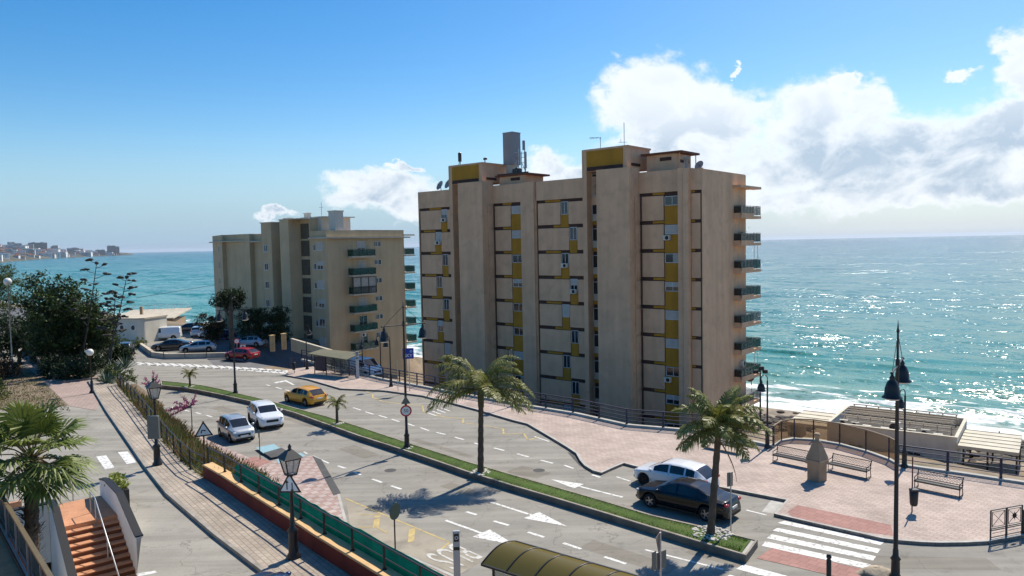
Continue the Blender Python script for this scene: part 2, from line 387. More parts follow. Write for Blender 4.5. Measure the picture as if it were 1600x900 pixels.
ribbon('terrace_plinth',CURVE[:],.25,.1,.24,M['kerb'],1)
# red tactile strips by the crossings
def patch(name,pts,z,m): mb=MB(); mb.poly([(p.x,p.y,z) for p in pts]); return struct(name,mb,m)
patch('tactile_paving',px([(1230,800),(1246,789),(1392,820),(1396,837),(1350,831),(1240,809)],.145),.1455,M['redpave'])
patch('tactile_paving',px([(1206,856),(1352,890),(1338,908),(1182,872)],.01),.012,M['redpave'])
# worn corner aprons in the parking bays
patch('gutter_apron',px([(887,707),(899,708),(922,733),(938,738),(925,739),(905,727)],0),.006,M['patch'])
patch('gutter_apron',px([(1207,779),(1228,782),(1208,803),(1190,800)],0),.006,M['kerb'])

# ---- lower pavement (near side)
lw=px([(250,640),(286,668),(330,690),(397,718),(437,721),(488,712),(502,721),(523,757),(531,773),(546,829),(580,845),(640,868),(715,901)],.14)
lw += [Vector((3.4,24.2,0)),Vector((5.2,25.8,0)),Vector((8,24,0)),Vector((20,10,0)),Vector((6,2,0)),Vector((-10,22,0)),Vector((-22,38,0)),Vector((-29,52,0))]
mb=MB(); mb.prism(lw,-.1,.14); struct('lower_pavement',mb,M['walk'])
ribbon('kerb',px([(523,757),(531,773),(546,829),(580,845),(640,868),(715,901)],.14)+[Vector((3.4,24.2,.14))],.14,-.02,.148,M['kerb'],-1)
patch('drain_grate',px([(488,712),(502,718),(533,771),(521,774)],.14),.149,M['patch'])
patch('tactile_paving',px([(367,724),(398,713),(424,721),(388,736)],.14),.147,M['redpave'])
patch('concrete_bay',px([(540,779),(704,848),(760,872),(716,899),(580,843),(548,829)],0),.004,mat('bay concrete',(.33,.29,.225),.92,.18,.5,fine=.1,dirt=((.17,.15,.12),.9,.5)))
patch('parking_bay_paint',px([(400,703),(428,697),(440,705),(412,712)],0),.1475,M['bluepaint'])
patch('parking_bay_paint',px([(432,722),(470,711),(478,716),(435,728)],0),.1475,M['bluepaint'])
patch('asphalt_patch',px([(412,711),(440,703),(455,712),(424,719)],0),.1485,M['patch'])

# ---- median planter
MF=[(250,595),(287,598),(324,603),(352,609),(378,615.6),(420,625.5),(460,637),(510,650),(560,665.6),(640,692),(728,720),(800,741),(860,758),(940,781),(1020,805),(1100,823),(1184,844)]
MN=[(252,602),(280,605),(307,609),(342,616),(378,624),(420,633.5),(460,645),(510,663),(560,681),(620,700),(680,720),(729,737),(800,759),(860,776.5),(940,800.5),(1020,825),(1100,849),(1166,868)]
mfar=px(MF,.32); mnear=px(MN,.32)
med=mfar+mnear[::-1]
mb=MB(); mb.prism(med,-.02,.30); struct('median_bed',mb,[M['kerb']])
ribbon('median_kerb',med,.13,-.02,.34,mat('median kerb',(.33,.29,.235),.9,.25,1.2,streak=.3,fine=.1),-1,True)
def shrink(a,b,t0,t1):
    k=[]
    for i in range(len(a)): pass
    return k
def at_t(pl,t):
    L=[0]
    for a,b in zip(pl,pl[1:]): L.append(L[-1]+(b-a).length)
    s=t*L[-1]
    for i in range(len(pl)-1):
        if s<=L[i+1]+1e-9: return pl[i].lerp(pl[i+1],(s-L[i])/max(1e-9,L[i+1]-L[i]))
    return pl[-1]
def medpt(t,w): return at_t(mfar,t).lerp(at_t(mnear,t),w)
mb=MB(); N=70
vs=[]
for i in range(N+1):
    t=.004+.992*i/N
    for w in (.10,.5,.90): p=medpt(t,w); vs.append((p.x,p.y,.315+(.05 if w==.5 else 0)))
mb.add(vs,[(i*3+k,(i+1)*3+k,(i+1)*3+k+1,i*3+k+1) for i in range(N) for k in range(2)],0,True)
struct('median_turf',mb,M['grass'],'stuff')
mb=MB(); rr=random.Random(3); SKIP=[(G(751,738,.33),.5),(G(1112,834,.33),.8)]
for i in range(15000):
    t=1-rr.random()**1.5; p=medpt(.004+.99*t,.11+.78*rr.random()); h=.02+.045*rr.random(); a=rr.random()*6.28; w=.018
    if any((p-k_).to_2d().length<r_ for k_,r_ in SKIP): continue
    dx,dy=math.cos(a)*w,math.sin(a)*w; ox,oy=rr.uniform(-.05,.05),rr.uniform(-.05,.05)
    mb.add([(p.x-dx,p.y-dy,.31),(p.x+dx,p.y+dy,.31),(p.x+ox,p.y+oy,.33+h)],[(0,1,2)])
tag(mb.build('grass',M['blade']),'short green grass growing along the road median','grass',kind='stuff')
# pale stones round the palms and poles
mb=MB()
def pebble(u0,v0,n,sp):
    c=G(u0,v0,.33)
    for i in range(n):
        a=rr.random()*6.28; r=sp*math.sqrt(rr.random()); s=.04+.06*rr.random()
        mb.ball((c.x+r*math.cos(a),c.y+r*math.sin(a),.345),s,6,0,4,(1,1,.6))
pebble(752,738,70,.6); pebble(1112,834,130,.85); pebble(528,662,30,.4); pebble(640,700,10,.4); pebble(297,604,20,.5)
tag(mb.build('pale_pebbles',mat('pale pebble',(.55,.51,.44),.9,.2,5)),'pale pebbles scattered round the median palms and poles','pebbles',kind='stuff')

# ---- road markings
wm=MB(); ym=MB()
def line(mb,u0,v0,u1,v1,w,z=.006,zg=0):
    a=G(u0,v0,zg); b=G(u1,v1,zg); d=(b-a).normalized(); n=Vector((-d.y,d.x,0))*w/2
    mb.poly([(q.x,q.y,z) for q in (a-n,b-n,b+n,a+n)])
def pxquad(mb,l,z=.006): mb.poly([(p.x,p.y,z) for p in px(l,0)])
# far carriageway lane dashes
far=[(412,600),(436,607),(452,610),(470,615)]
for a,b,c,d in ((416,601,422,603),(431,605,440,608),(446,609,456,612),(552,637,564,641),(571,643.5,584,647.5),(592,649,605,653),(612,655,624,659),(637,662,647,665.5),(657,668,670,673),(682,675.5,696,679),(710,683,725,687),(741,692,747,694),(772,700,788,704),(808,709,826,714),(845,719,864,724),(882,727,896,732),(925,742,938,746)): line(wm,a,b,c,d,.16)
# near carriageway
for a,b,c,d in ((254,633,257.5,635),(268.5,636,276,638.5),(289,641,296.5,643),(306,644.5,314,647),(323,649,331,651.5),(342,654,349,657),(528,728,540,732),(553,738,564,742),(582,748.5,597,754),(611,759,627,764.5),(728,799.5,745,804.5),(771,814,795,821),(825,831.5,850,839.5),(880,848.5,908,858),(944.5,870,978,881)): line(wm,a,b,c,d,.17)
# edge lines
for a,b,c,d in ((488,712,514,724),(475,706,480,709),(1166,797,1198,805),(963,745,985,752),(835,682,858,690),(1008,859,1130,890)): line(wm,a,b,c,d,.12)
# long lane arrows
def arrow(u0,v0,u1,v1,hl,hw,sw=.16):
    a=G(u0,v0); b=G(u1,v1); d=(b-a).normalized(); n=Vector((-d.y,d.x,0)); h=b-d*hl
    for l in ([a-n*sw/2,h-n*sw/2,h+n*sw/2,a+n*sw/2],[h-n*hw/2,b,h+n*hw/2]): wm.poly([(q.x,q.y,.006) for q in l])
arrow(767,784.5,886,822.5,2.2,1.1); arrow(696,813,808,853,2.2,1.1); arrow(973,777,861,749,1.9,.9)
arrow(478,589,424,600,2.2,1.1) if False else None
pxquad(wm,[(428,597.5),(447,594),(461,601.5),(458,602),(446,596),(431,599)])
# crossings
for l in (((1226,814),(1382,847),(1376,852),(1214,817)),((1215,825),(1376,858),(1371,864.5),(1207,829)),((1206,835),(1369,869.5),(1364,876),(1198,841)),((1196,846),(1361,882),(1355,889),(1190,853)),
          ((1162,882),(1230,900),(1226,909),(1150,889)),((1140,898),(1200,915),(1190,922),(1130,905))): pxquad(wm,l)
# far crossing seen very flat
for i in range(19):
    t=i/18; u=lerp(212,440,t); v=lerp(566,578,t**1.4); pxquad(wm,[(u,v),(u+9,v+.6),(u+21,v+5.2+t*2),(u+11,v+4.6+t*2)])
pxquad(wm,[(214,569),(445,580),(444,581),(214,570)])
# BUS lettering in the bay, seen from the left
def letters(txt,u0,v0,u1,v1,u2,v2):
    # u0v0 = start of baseline, u1v1 = end of baseline, u2v2 = top of first letter
    o=G(u0,v0); X=G(u1,v1)-o; Y=G(u2,v2)-o
    W={'B':[(0,0,.0,1),(0,1,.8,.95),(0,.5,.8,.5),(0,0,.8,.05),(.8,.95,.8,.55),(.85,.5,.85,.05)],'U':[(0,0,0,1),(.85,0,.85,1),(0,0,.85,0)],'S':[(0,1,.85,1),(0,1,0,.5),(0,.5,.85,.5),(.85,.5,.85,0),(0,0,.85,0)]}
    k=len(txt)
    for i,c in enumerate(txt):
        for (x0,y0,x1,y1) in W[c]:
            a=o+X*((i+x0*.8)/k)+Y*y0; b=o+X*((i+x1*.8)/k)+Y*y1; d=(b-a).normalized(); n=Vector((-d.y,d.x,0))*.1
            a=a-d*.1; b=b+d*.1
            wm.poly([(q.x,q.y,.0105) for q in (a-n,b-n,b+n,a+n)])
letters('BUS',696,892,752,873,668,870) if False else None
for (a,b,c,d) in ((668,610,690,621),(673,609,695,620),(680,608,702,619)): pass
# yellow bus-stop zigzags
def zig(pts,w,z=.0085):
    for (a,b),(c,d) in zip(pts,pts[1:]): line(ym,a,b,c,d,w,z)
zig([(566,608),(583,617),(582,621),(600,628),(660,634),(662,644),(695,652),(724,654),(723,661),(745,663),(786,670),(787,679),(818,677),(825,688),(841,683)],.13)
zig([(540,779),(704,848)],.1); zig([(590,806),(587,825)],.28,.0093); zig([(644,826),(642,847)],.28,.0093); zig([(560,804),(597,804)],.08,.0101); zig([(558,824),(588,824),(606,833)],.08,.0101); zig([(690,858),(702,848)],.1,.0101)
for i in range(4): line(wm,668+i*7,645-i*2.5,682+i*7,650-i*2.5,.14,.0112)
struct('road_markings',wm,M['white']); struct('yellow_markings',ym,M['yellow'])
for l in (((690,690),(700,693),(760,711),(752,713)),((640,850),(664,840),(690,851),(668,862))): patch('asphalt_patch',px(l,0),.0052,M['patch']) if False else None
# manholes / joints
mb=MB(); line(mb,905,735,960,733,.05,.0048); line(mb,500,747,620,712,.03,.0048) if False else None
for u,v,r in ((610,735,.35),(842,735,.35),(395,627,.4)): c=G(u,v); mb.disc((c.x,c.y,0),(0,0,1),r,.005,18)
struct('manhole_covers',mb,M['patch'])
def text_mesh(body):
    cu=bpy.data.curves.new('t','FONT'); cu.body=body; cu.size=1; o=bpy.data.objects.new('t',cu); COL.objects.link(o); bpy.context.view_layer.update()
    me=bpy.data.meshes.new_from_object(o.evaluated_get(bpy.context.evaluated_depsgraph_get())); bpy.data.objects.remove(o); return me
me=text_mesh('BUS'); xs_=[v.co.x for v in me.vertices]; ys_=[v.co.y for v in me.vertices]; o_=G(708,849); X_=G(662,868)-o_; Y_=G(756,871)-o_
for v in me.vertices:
    p=o_+X_*((v.co.x-min(xs_))/(max(xs_)-min(xs_)))+Y_*((v.co.y-min(ys_))/(max(ys_)-min(ys_))); v.co=(p.x,p.y,.0125)
me.materials.clear(); me.materials.append(mat('worn white paint',(.55,.53,.48),.8,.15,3,dirt=((.30,.27,.22),5,.95))); o=bpy.data.objects.new('bus_lane_lettering',me); COL.objects.link(o); o['kind']='structure'
mb=MB(); rr=random.Random(41)
for (u,v,w_,l_,a_) in ((560,706,1.2,3.2,48),(826,738,1.4,2.2,40),(980,870,1.0,4.2,42),(720,765,.8,2.6,45),(350,640,1.0,3,40),(690,700,.5,6,47),(1450,880,1.2,5,5),(1120,870,.9,2.4,42),(470,660,.7,4,45)):
    c=G(u,v); ca,sa=math.cos(R(-a_)),math.sin(R(-a_)); P=[(l_/2,w_/2),(-l_/2,w_/2*1.1),(-l_/2,-w_/2),(l_/2,-w_/2*.9)]; mb.poly([(c.x+x*ca-y*sa,c.y+x*sa+y*ca,.0022) for x,y in P])
struct('road_repairs',mb,asphalt('repair asphalt',(.235,.213,.175)))

# ---- upper street, its pavement and the planted bank
ZU=2.2
UF=px([(183,604),(194,618),(206,630),(226,656),(245,680),(264.6,705),(281,724),(299,741),(318,751)],ZU)
UW=px([(318,751),(348,769),(378,790),(411,812),(450,838),(490,867),(539,899)],ZU)      # line under the red wall's inner face
UK=px([(140,596),(157,624),(170,645),(206,696),(229,729),(264,773),(340,838),(410,891)],ZU)
d=(UW[-1]-UW[-2]).normalized(); UW.append(UW[-1]+d*8); d=(UK[-1]-UK[-2]).normalized(); UK.append(UK[-1]+d*10)
edge=[Vector((-60,88,0)),Vector((-45,75,0)),Vector((-36,66,0)),Vector((-31.2,60.5,0))]+[p+Vector((.35,.28,0)) for p in UF]+[p+Vector((.45,.4,0)) for p in UW]
_TL=G(93,827,ZU); _TR=G(176,802,ZU); _u=Vector((-.64,.77,0)); _w=Vector((.77,.64,0)); _TR=_TL+_w*2.05; _notch=[Vector((-10,18,0)),G(214,897,ZU),_TR+_w*.21-_u*2.95,_TR+_w*.21+_u*3.25,_TL-_w*.1+_u*3.25,_TL-_w*.1+_u*1.0,_TL-_w*30+_u*1.0]
mb=MB(); top=[(p.x,p.y,ZU-.02) for p in edge]; k=len(top)
mb.poly(top+[(3,-10,ZU-.02),(0,-10,ZU-.02)]+[(p.x,p.y,ZU-.02) for p in _notch]+[(-200,_notch[-1].y,ZU-.02),(-200,92,ZU-.02)],0)
bot=[]
for i,p in enumerate(edge):
    a=edge[max(0,i-1)]; b=edge[min(k-1,i+1)]; dd=(b-a).normalized(); nn=Vector((-dd.y,dd.x,0)); w=2.4 if i<4+len(UF)-3 else (1.2 if i<4+len(UF)+2 else .25)
    bot.append((p.x+nn.x*w,p.y+nn.y*w,-.15))
mb.add(top+bot,[(i,i+1,k+i+1,k+i) for i in range(k-1)],1)
struct('upper_ground',mb,[M['asphalt2'],M['soil']])
mb=MB(); up=UK+[p for p in (UF+UW)[::-1]]
mb.prism(up,ZU-.1,ZU+.12); struct('upper_pavement',mb,M['upwalk'])
ribbon('kerb',UK,.14,ZU-.05,ZU+.128,mat('upper kerb',(.30,.27,.23),.9,.25,1.5,fine=.1),-1)
um=MB()
for l in (((150,713),(166,711),(179,730),(164,733)),((184,706),(200,705),(213,722),(198,725)),((38,737),(56,733),(66,752),(48,757)),((85,729),(103,727),(112,742),(95,745)),((0,740),(10,740),(16,757),(0,757))):
    um.poly([(p.x,p.y,ZU-.014) for p in px(l,ZU)])
um.poly([(p.x,p.y,ZU-.014) for p in px([(212,896),(242,891),(246,894),(216,900)],ZU)])
struct('upper_street_markings',um,M['white'])
# dirt verge and pink path on the left
patch('dirt_verge',px([(-40,640),(60,640),(110,632),(95,615),(66,592),(38,572),(10,560),(-60,575)],ZU),ZU-.012,M['soil'])
patch('footpath',px([(40,570),(58,566),(98,590),(140,596),(157,624),(150,641),(108,634),(66,594)],ZU),ZU-.006,paving('footpath paving',(.42,.31,.26),(.36,.27,.23),(.24,.19,.16),.4,.2,.4,.02))
# low steps climbing away under the trees
mb=MB(); a=G(118,596,ZU); b=G(58,546,ZU); dd=(b-a); L=dd.length; dd.normalize(); nn=Vector((-dd.y,dd.x,0))
for i in range(9):
    o=a+dd*(L*i/9)+nn*-1.7; mb.obox((o.x,o.y,ZU-.05),dd*(L/9*(9-i)),nn*3.0,(0,0,.05+.13*(i+1)),0)
struct('path_steps',mb,mat('path step stone',(.27,.20,.16),.95,.3,1.2,fine=.15))

# ---- sea
mb=MB(); rr=random.Random(5)
QN=[-7+i*.8 for i in range(110)]; PN=[-190+i*2.2 for i in range(300)]
def wave(q,p):
    w=.16*math.sin(q*.55+1.3*math.sin(p*.05)+p*.02)+.10*math.sin(q*.9+p*.11+2*math.sin(p*.03))+.07*math.sin(q*.3-p*.17)
    w*=sstep(-6,10,q)
    br=42+2.5*math.sin(p*.045)+1.2*math.sin(p*.13); env=sstep(-75,-62,p)*(1-sstep(-36,-20,p))
    w+=1.0*env*math.exp(-((q-br)/1.3)**2)
    for c,a,ph in ((20,.45,1.),(31,.4,3.),(12,.35,5.),(55,.4,2.),(66,.35,4.)):
        cc=c+2.2*math.sin(p*.04+ph)+.9*math.sin(p*.15+ph*2); w+=a*math.exp(-((q-cc)/1.2)**2)*(.5+.5*math.sin(p*.06+ph*3))
    return w*(1-sstep(70,80,q))
n=len(PN)
mb.add([(*xy(q,p),-17+wave(q,p)) for q in QN for p in PN],[(i*n+j,(i+1)*n+j,(i+1)*n+j+1,i*n+j+1) for i in range(len(QN)-1) for j in range(n-1)],0,True)
ql,pl,pr=QN[-1],PN[0],PN[-1]; far=42000
def sq(q,p): return (*xy(q,p),-17.0)
mb.add([sq(ql-.4,pl-2),sq(ql-.4,pr+2),sq(far,far),sq(far,-far)],[(3,2,1,0)])
mb.add([sq(-60,pr-.5),sq(-60,far),sq(far,far),sq(ql-.4,pr-.5)],[(3,2,1,0)]); mb.add([sq(-60,pl+.5),sq(ql-.4,pl+.5),sq(far,-far),sq(-60,-far)],[(3,2,1,0)])
sea=bpy.data.materials.new('sea water'); sea.use_nodes=True; nt=sea.node_tree; L=nt.links.new; b=nt.nodes['Principled BSDF']
ge=nd(nt,'ShaderNodeNewGeometry'); 
dt=nd(nt,'ShaderNodeVectorMath',op='DOT_PRODUCT'); L(ge.outputs['Position'],dt.inputs[0]); dt.inputs[1].default_value=Bx
qn=nd(nt,'ShaderNodeMath',op='SUBTRACT'); L(dt.outputs['Value'],qn.inputs[0]); qn.inputs[1].default_value=S0.dot(Bx)
dt2=nd(nt,'ShaderNodeVectorMath',op='DOT_PRODUCT'); L(ge.outputs['Position'],dt2.inputs[0]); dt2.inputs[1].default_value=Ax
cb=nd(nt,'ShaderNodeCombineXYZ'); L(qn.outputs[0],cb.inputs[0]); L(dt2.outputs['Value'],cb.inputs[1])
# depth colour of the water
r=nd(nt,'ShaderNodeMapRange',ins={1:0,2:1,3:0,4:1}); lg=nd(nt,'ShaderNodeMath',op='LOGARITHM'); mx=nd(nt,'ShaderNodeMath',op='MAXIMUM'); mx.inputs[1].default_value=2
L(qn.outputs[0],mx.inputs[0]); L(mx.outputs[0],lg.inputs[0]); lg.inputs[1].default_value=10; r.inputs[1].default_value=.6; r.inputs[2].default_value=3.6; L(lg.outputs[0],r.inputs[0])
ramp=nd(nt,'ShaderNodeValToRGB'); e=ramp.color_ramp.elements; e[0].position=0; e[0].color=(.20,.28,.23,1); e[1].position=1; e[1].color=(.007,.095,.125,1)
for pos,c in ((.22,(.10,.26,.21,1)),(.42,(.036,.205,.175,1)),(.62,(.012,.16,.155,1)),(.8,(.008,.125,.14,1))): k=e.new(pos); k.color=c
wn=nd(nt,'ShaderNodeTexNoise',ins={'Scale':1,'Detail':4}); mpw=nd(nt,'ShaderNodeMapping'); mpw.inputs['Scale'].default_value=(.02,.004,1); L(cb.outputs[0],mpw.inputs[0]); L(mpw.outputs[0],wn.inputs[0])
wr=nd(nt,'ShaderNodeMapRange',ins={1:.3,2:.7,3:-.07,4:.07}); L(wn.outputs[0],wr.inputs[0]); ra=nd(nt,'ShaderNodeMath',op='ADD'); L(r.outputs[0],ra.inputs[0]); L(wr.outputs[0],ra.inputs[1]); L(ra.outputs[0],ramp.inputs[0])
# foam
fm=nd(nt,'ShaderNodeMapping'); fm.inputs['Scale'].default_value=(.20,.075,1); L(cb.outputs[0],fm.inputs[0])
fn=nd(nt,'ShaderNodeTexNoise',ins={'Scale':1.0,'Detail':9,'Roughness':.68,'Distortion':.6}); L(fm.outputs[0],fn.inputs[0])
fc=nd(nt,'ShaderNodeFloatCurve'); cv=fc.mapping.curves[0]
fq=nd(nt,'ShaderNodeMapRange',ins={1:-8,2:90,3:0,4:1}); L(qn.outputs[0],fq.inputs[0]); L(fq.outputs[0],fc.inputs[1])
pts=[(0,.62),(.09,.62),(.14,.57),(.20,.545),(.26,.505),(.33,.445),(.40,.38),(.6,.33),(1,.28)]
cv.points[0].location=pts[0]; cv.points[1].location=pts[-1]
for p_ in pts[1:-1]: cv.points.new(*p_)
fc.mapping.update()
sm=nd(nt,'ShaderNodeMath',op='ADD'); L(fn.outputs[0],sm.inputs[0]); L(fc.outputs[0],sm.inputs[1])
# crests of the geometry carry foam too
sz=nd(nt,'ShaderNodeSeparateXYZ'); L(ge.outputs['Position'],sz.inputs[0])
cz=nd(nt,'ShaderNodeMapRange',ins={1:-16.72,2:-16.1,3:0,4:.17}); L(sz.outputs[2],cz.inputs[0])
qlim=nd(nt,'ShaderNodeMapRange',ins={1:78,2:60,3:0,4:1}); L(qn.outputs[0],qlim.inputs[0])
cm=nd(nt,'ShaderNodeMath',op='MULTIPLY'); L(cz.outputs[0],cm.inputs[0]); L(qlim.outputs[0],cm.inputs[1])
s2=nd(nt,'ShaderNodeMath',op='ADD'); L(sm.outputs[0],s2.inputs[0]); L(cm.outputs[0],s2.inputs[1])
ff=nd(nt,'ShaderNodeMapRange',ins={1:1.0,2:1.07,3:0,4:1}); L(s2.outputs[0],ff.inputs[0])
mc=nd(nt,'ShaderNodeMix',data_type='RGBA'); L(ff.outputs[0],mc.inputs[0]); L(ramp.outputs[0],mc.inputs[6]); mc.inputs[7].default_value=(.80,.82,.80,1); L(mc.outputs[2],b.inputs['Base Color'])
rg=nd(nt,'ShaderNodeMapRange',ins={3:.19,4:.8}); L(ff.outputs[0],rg.inputs[0]); L(rg.outputs[0],b.inputs['Roughness'])
b.inputs['IOR'].default_value=1.33; b.inputs['Specular IOR Level'].default_value=.36
# wave relief: wind chop on three scales, as slopes added to the surface normal
acc=None
for (sx,sy,det,amp,rot) in ((.018,.006,3,.8,5),(.09,.032,3,1.1,10),(.42,.15,4,1.4,14),(1.6,.7,3,1.4,-10)):
    mp=nd(nt,'ShaderNodeMapping'); mp.inputs['Scale'].default_value=(sx,sy,1); mp.inputs['Rotation'].default_value=(0,0,R(rot)); L(cb.outputs[0],mp.inputs[0])
    n=nd(nt,'ShaderNodeTexNoise',ins={'Scale':1,'Detail':det,'Roughness':.6}); L(mp.outputs[0],n.inputs[0])
    sub=nd(nt,'ShaderNodeVectorMath',op='SUBTRACT'); L(n.outputs['Color'],sub.inputs[0]); sub.inputs[1].default_value=(.5,.5,.5)
    mu=nd(nt,'ShaderNodeVectorMath',op='MULTIPLY'); L(sub.outputs[0],mu.inputs[0]); mu.inputs[1].default_value=(amp,amp,0)
    if acc is None: acc=mu.outputs[0]
    else:
        ad=nd(nt,'ShaderNodeVectorMath',op='ADD'); L(acc,ad.inputs[0]); L(mu.outputs[0],ad.inputs[1]); acc=ad.outputs[0]
ad=nd(nt,'ShaderNodeVectorMath',op='ADD'); L(acc,ad.inputs[0]); L(ge.outputs['Normal'],ad.inputs[1])
nm=nd(nt,'ShaderNodeVectorMath',op='NORMALIZE'); L(ad.outputs[0],nm.inputs[0]); L(nm.outputs[0],b.inputs['Normal'])
struct('sea',mb,sea)
mb=MB(); rr=random.Random(19)
for i in range(150):
    c=G(1575+rr.gauss(0,45),712+rr.gauss(0,9),-15.4); mb.ball((c.x,c.y,-15.6+rr.uniform(-.1,.25)),rr.uniform(.25,.8),7,0,5,(1.3,1,.55))
for i in range(160):
    c=G(rr.uniform(1165,1275),655+rr.gauss(0,5),-14.6); mb.ball((c.x,c.y,-14.9+rr.uniform(-.2,.2)),rr.uniform(.25,.7),7,0,5,(1.3,1,.5))
tag(mb.build('shore_rocks',M['rock']),'dark weedy rocks and wrack along the back of the beach','rocks',kind='stuff')
# ================================================================ BUILDINGS
def window(parent, o, ux, nm, w, h, style='plain', name='window', fr=None, depth=.06, sill=False):
    """window with its lower left corner at o, running along ux, facing nm; the pane is a child"""
    o,ux,nm=Vector(o),Vector(ux),Vector(nm); uz=Vector((0,0,1)); t=.055
    mb=MB(); fr=fr or M['frame']
    for (a,b,c,d) in ((0,0,w,t),(0,h-t,w,t),(0,t,t,h-2*t),(w-t,t,t,h-2*t)): mb.obox(o+ux*a+uz*b, ux*c, nm*depth, uz*d)
    if style in('double','half','shut'): mb.obox(o+ux*(w/2-.025)+uz*t, ux*.05, nm*depth*.9, uz*(h-2*t))
    if sill: mb.obox(o-ux*.06-uz*.06, ux*(w+.12), nm*.14, uz*.058)
    f=mb.build(name,fr,parent)
    p=MB(); cut=0
    if style=='half': cut=h*.45
    if style=='closed': cut=h-2*t
    if cut<h-2*t-.01: p.obox(o+ux*t+uz*t+nm*.005, ux*(w-2*t), nm*.015, uz*(h-2*t-cut)); p.build('pane',M['glass'],f)
    if cut>0:
        s=MB(); k=max(3,int(cut/.09))
        for i in range(k): z=h-t-cut+cut*i/k; s.obox(o+ux*t+uz*z+nm*.005, ux*(w-2*t), nm*.035, uz*(cut/k-.012))
        s.build('roller_shutter',M['shutter'],f)
    if style in('curtain','double') and style=='curtain':
        c=MB(); c.obox(o+ux*t+uz*t+nm*.022, ux*(w*.45), nm*.006, uz*(h-2*t)); c.build('curtain',M['curtain'],f)
    return f
def aircon(parent,o,ux,nm,w=.8,h=.55,d=.32):
    o,ux,nm=Vector(o),Vector(ux),Vector(nm); uz=Vector((0,0,1)); mb=MB()
    mb.obox(o,ux*w,nm*d,uz*h); mb.disc(o+ux*w*.38+nm*d+uz*h*.5,nm,h*.4,.012,14,1); mb.obox(o+ux*.05-uz*.05,ux*.05,nm*d,uz*.05,1); mb.obox(o+ux*(w-.1)-uz*.05,ux*.05,nm*d,uz*.05,1)
    return mb.build('air_conditioner',[M['bwhite'],M['plastic']],parent)
def railing_panel(mb,pts,h,post=1.1,gm=1,fm=0,rails=1,base=0):
    pts=[Vector(p) for p in pts]
    for a,b in zip(pts,pts[1:]):
        d=b-a; n=max(1,int(round(d.length/post)))
        for i in range(n+1): p=a+d*i/n; mb.bar(p+Vector((0,0,base)),p+Vector((0,0,h)),.035,.035,fm)
        mb.bar(a+Vector((0,0,h)),b+Vector((0,0,h)),.05,.04,fm)
        if gm is not None:
            x=d.normalized(); nn=Vector((-x.y,x.x,0)); mb.obox(a+x*.03+Vector((0,0,base+.06)),x*(d.length-.06),nn*.012,(0,0,h-base-.12),gm)

# ---------------------------------------------------------------- tall apartment tower
T=thing('apartment_tower','tall pinkish beige apartment tower with ochre panels and brown bands beyond the plaza','building',(TC.x,TC.y,0),R(90)+AX)
UX=Vector((1,0,0)); NY=Vector((0,1,0)); FH=2.83; ZB=[17.73-FH*k for k in range(10)]
mb=MB(); Z0=-9
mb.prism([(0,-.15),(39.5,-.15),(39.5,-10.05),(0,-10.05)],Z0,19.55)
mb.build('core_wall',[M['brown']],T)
mb=MB()
# end walls, parapet and rear skin in render
mb.box(0,-10.05,Z0,-.10,.0,19.8); mb.box(39.5,-10.05,Z0,39.62,.02,20.0); mb.box(-.1,-10.2,Z0,39.6,-10.06,19.8)
mb.box(0.9,-.16,17.88,39.52,.02,20.0); mb.box(0.0,-.155,17.88,.9,-.03,19.84); mb.box(0,-.4,19.55,39.5,-.16,19.97)
mb.box(-.08,-10.05,19.8,.14,0,19.86); 
mb.build('wall',M['tower'],T)
class Each:
    def __init__(s,name,m): s.n,s.m=name,m
    def box(s,*a): mb=MB(); mb.box(*a); mb.build(s.n,s.m,T)
pan=Each('return_panel',M['tower']); och=Each('ochre_panel',M['ochre']); wpan=Each('wall_panel',M['tower']); spn=Each('sill_panel',M['creamlight']); oband=Each('ochre_band',M['ochre'])
def panel(x0,x1,z0,z1,y=0.0): (spn if y>.01 else wpan).box(x0,-.149,z0,x1,y,z1)
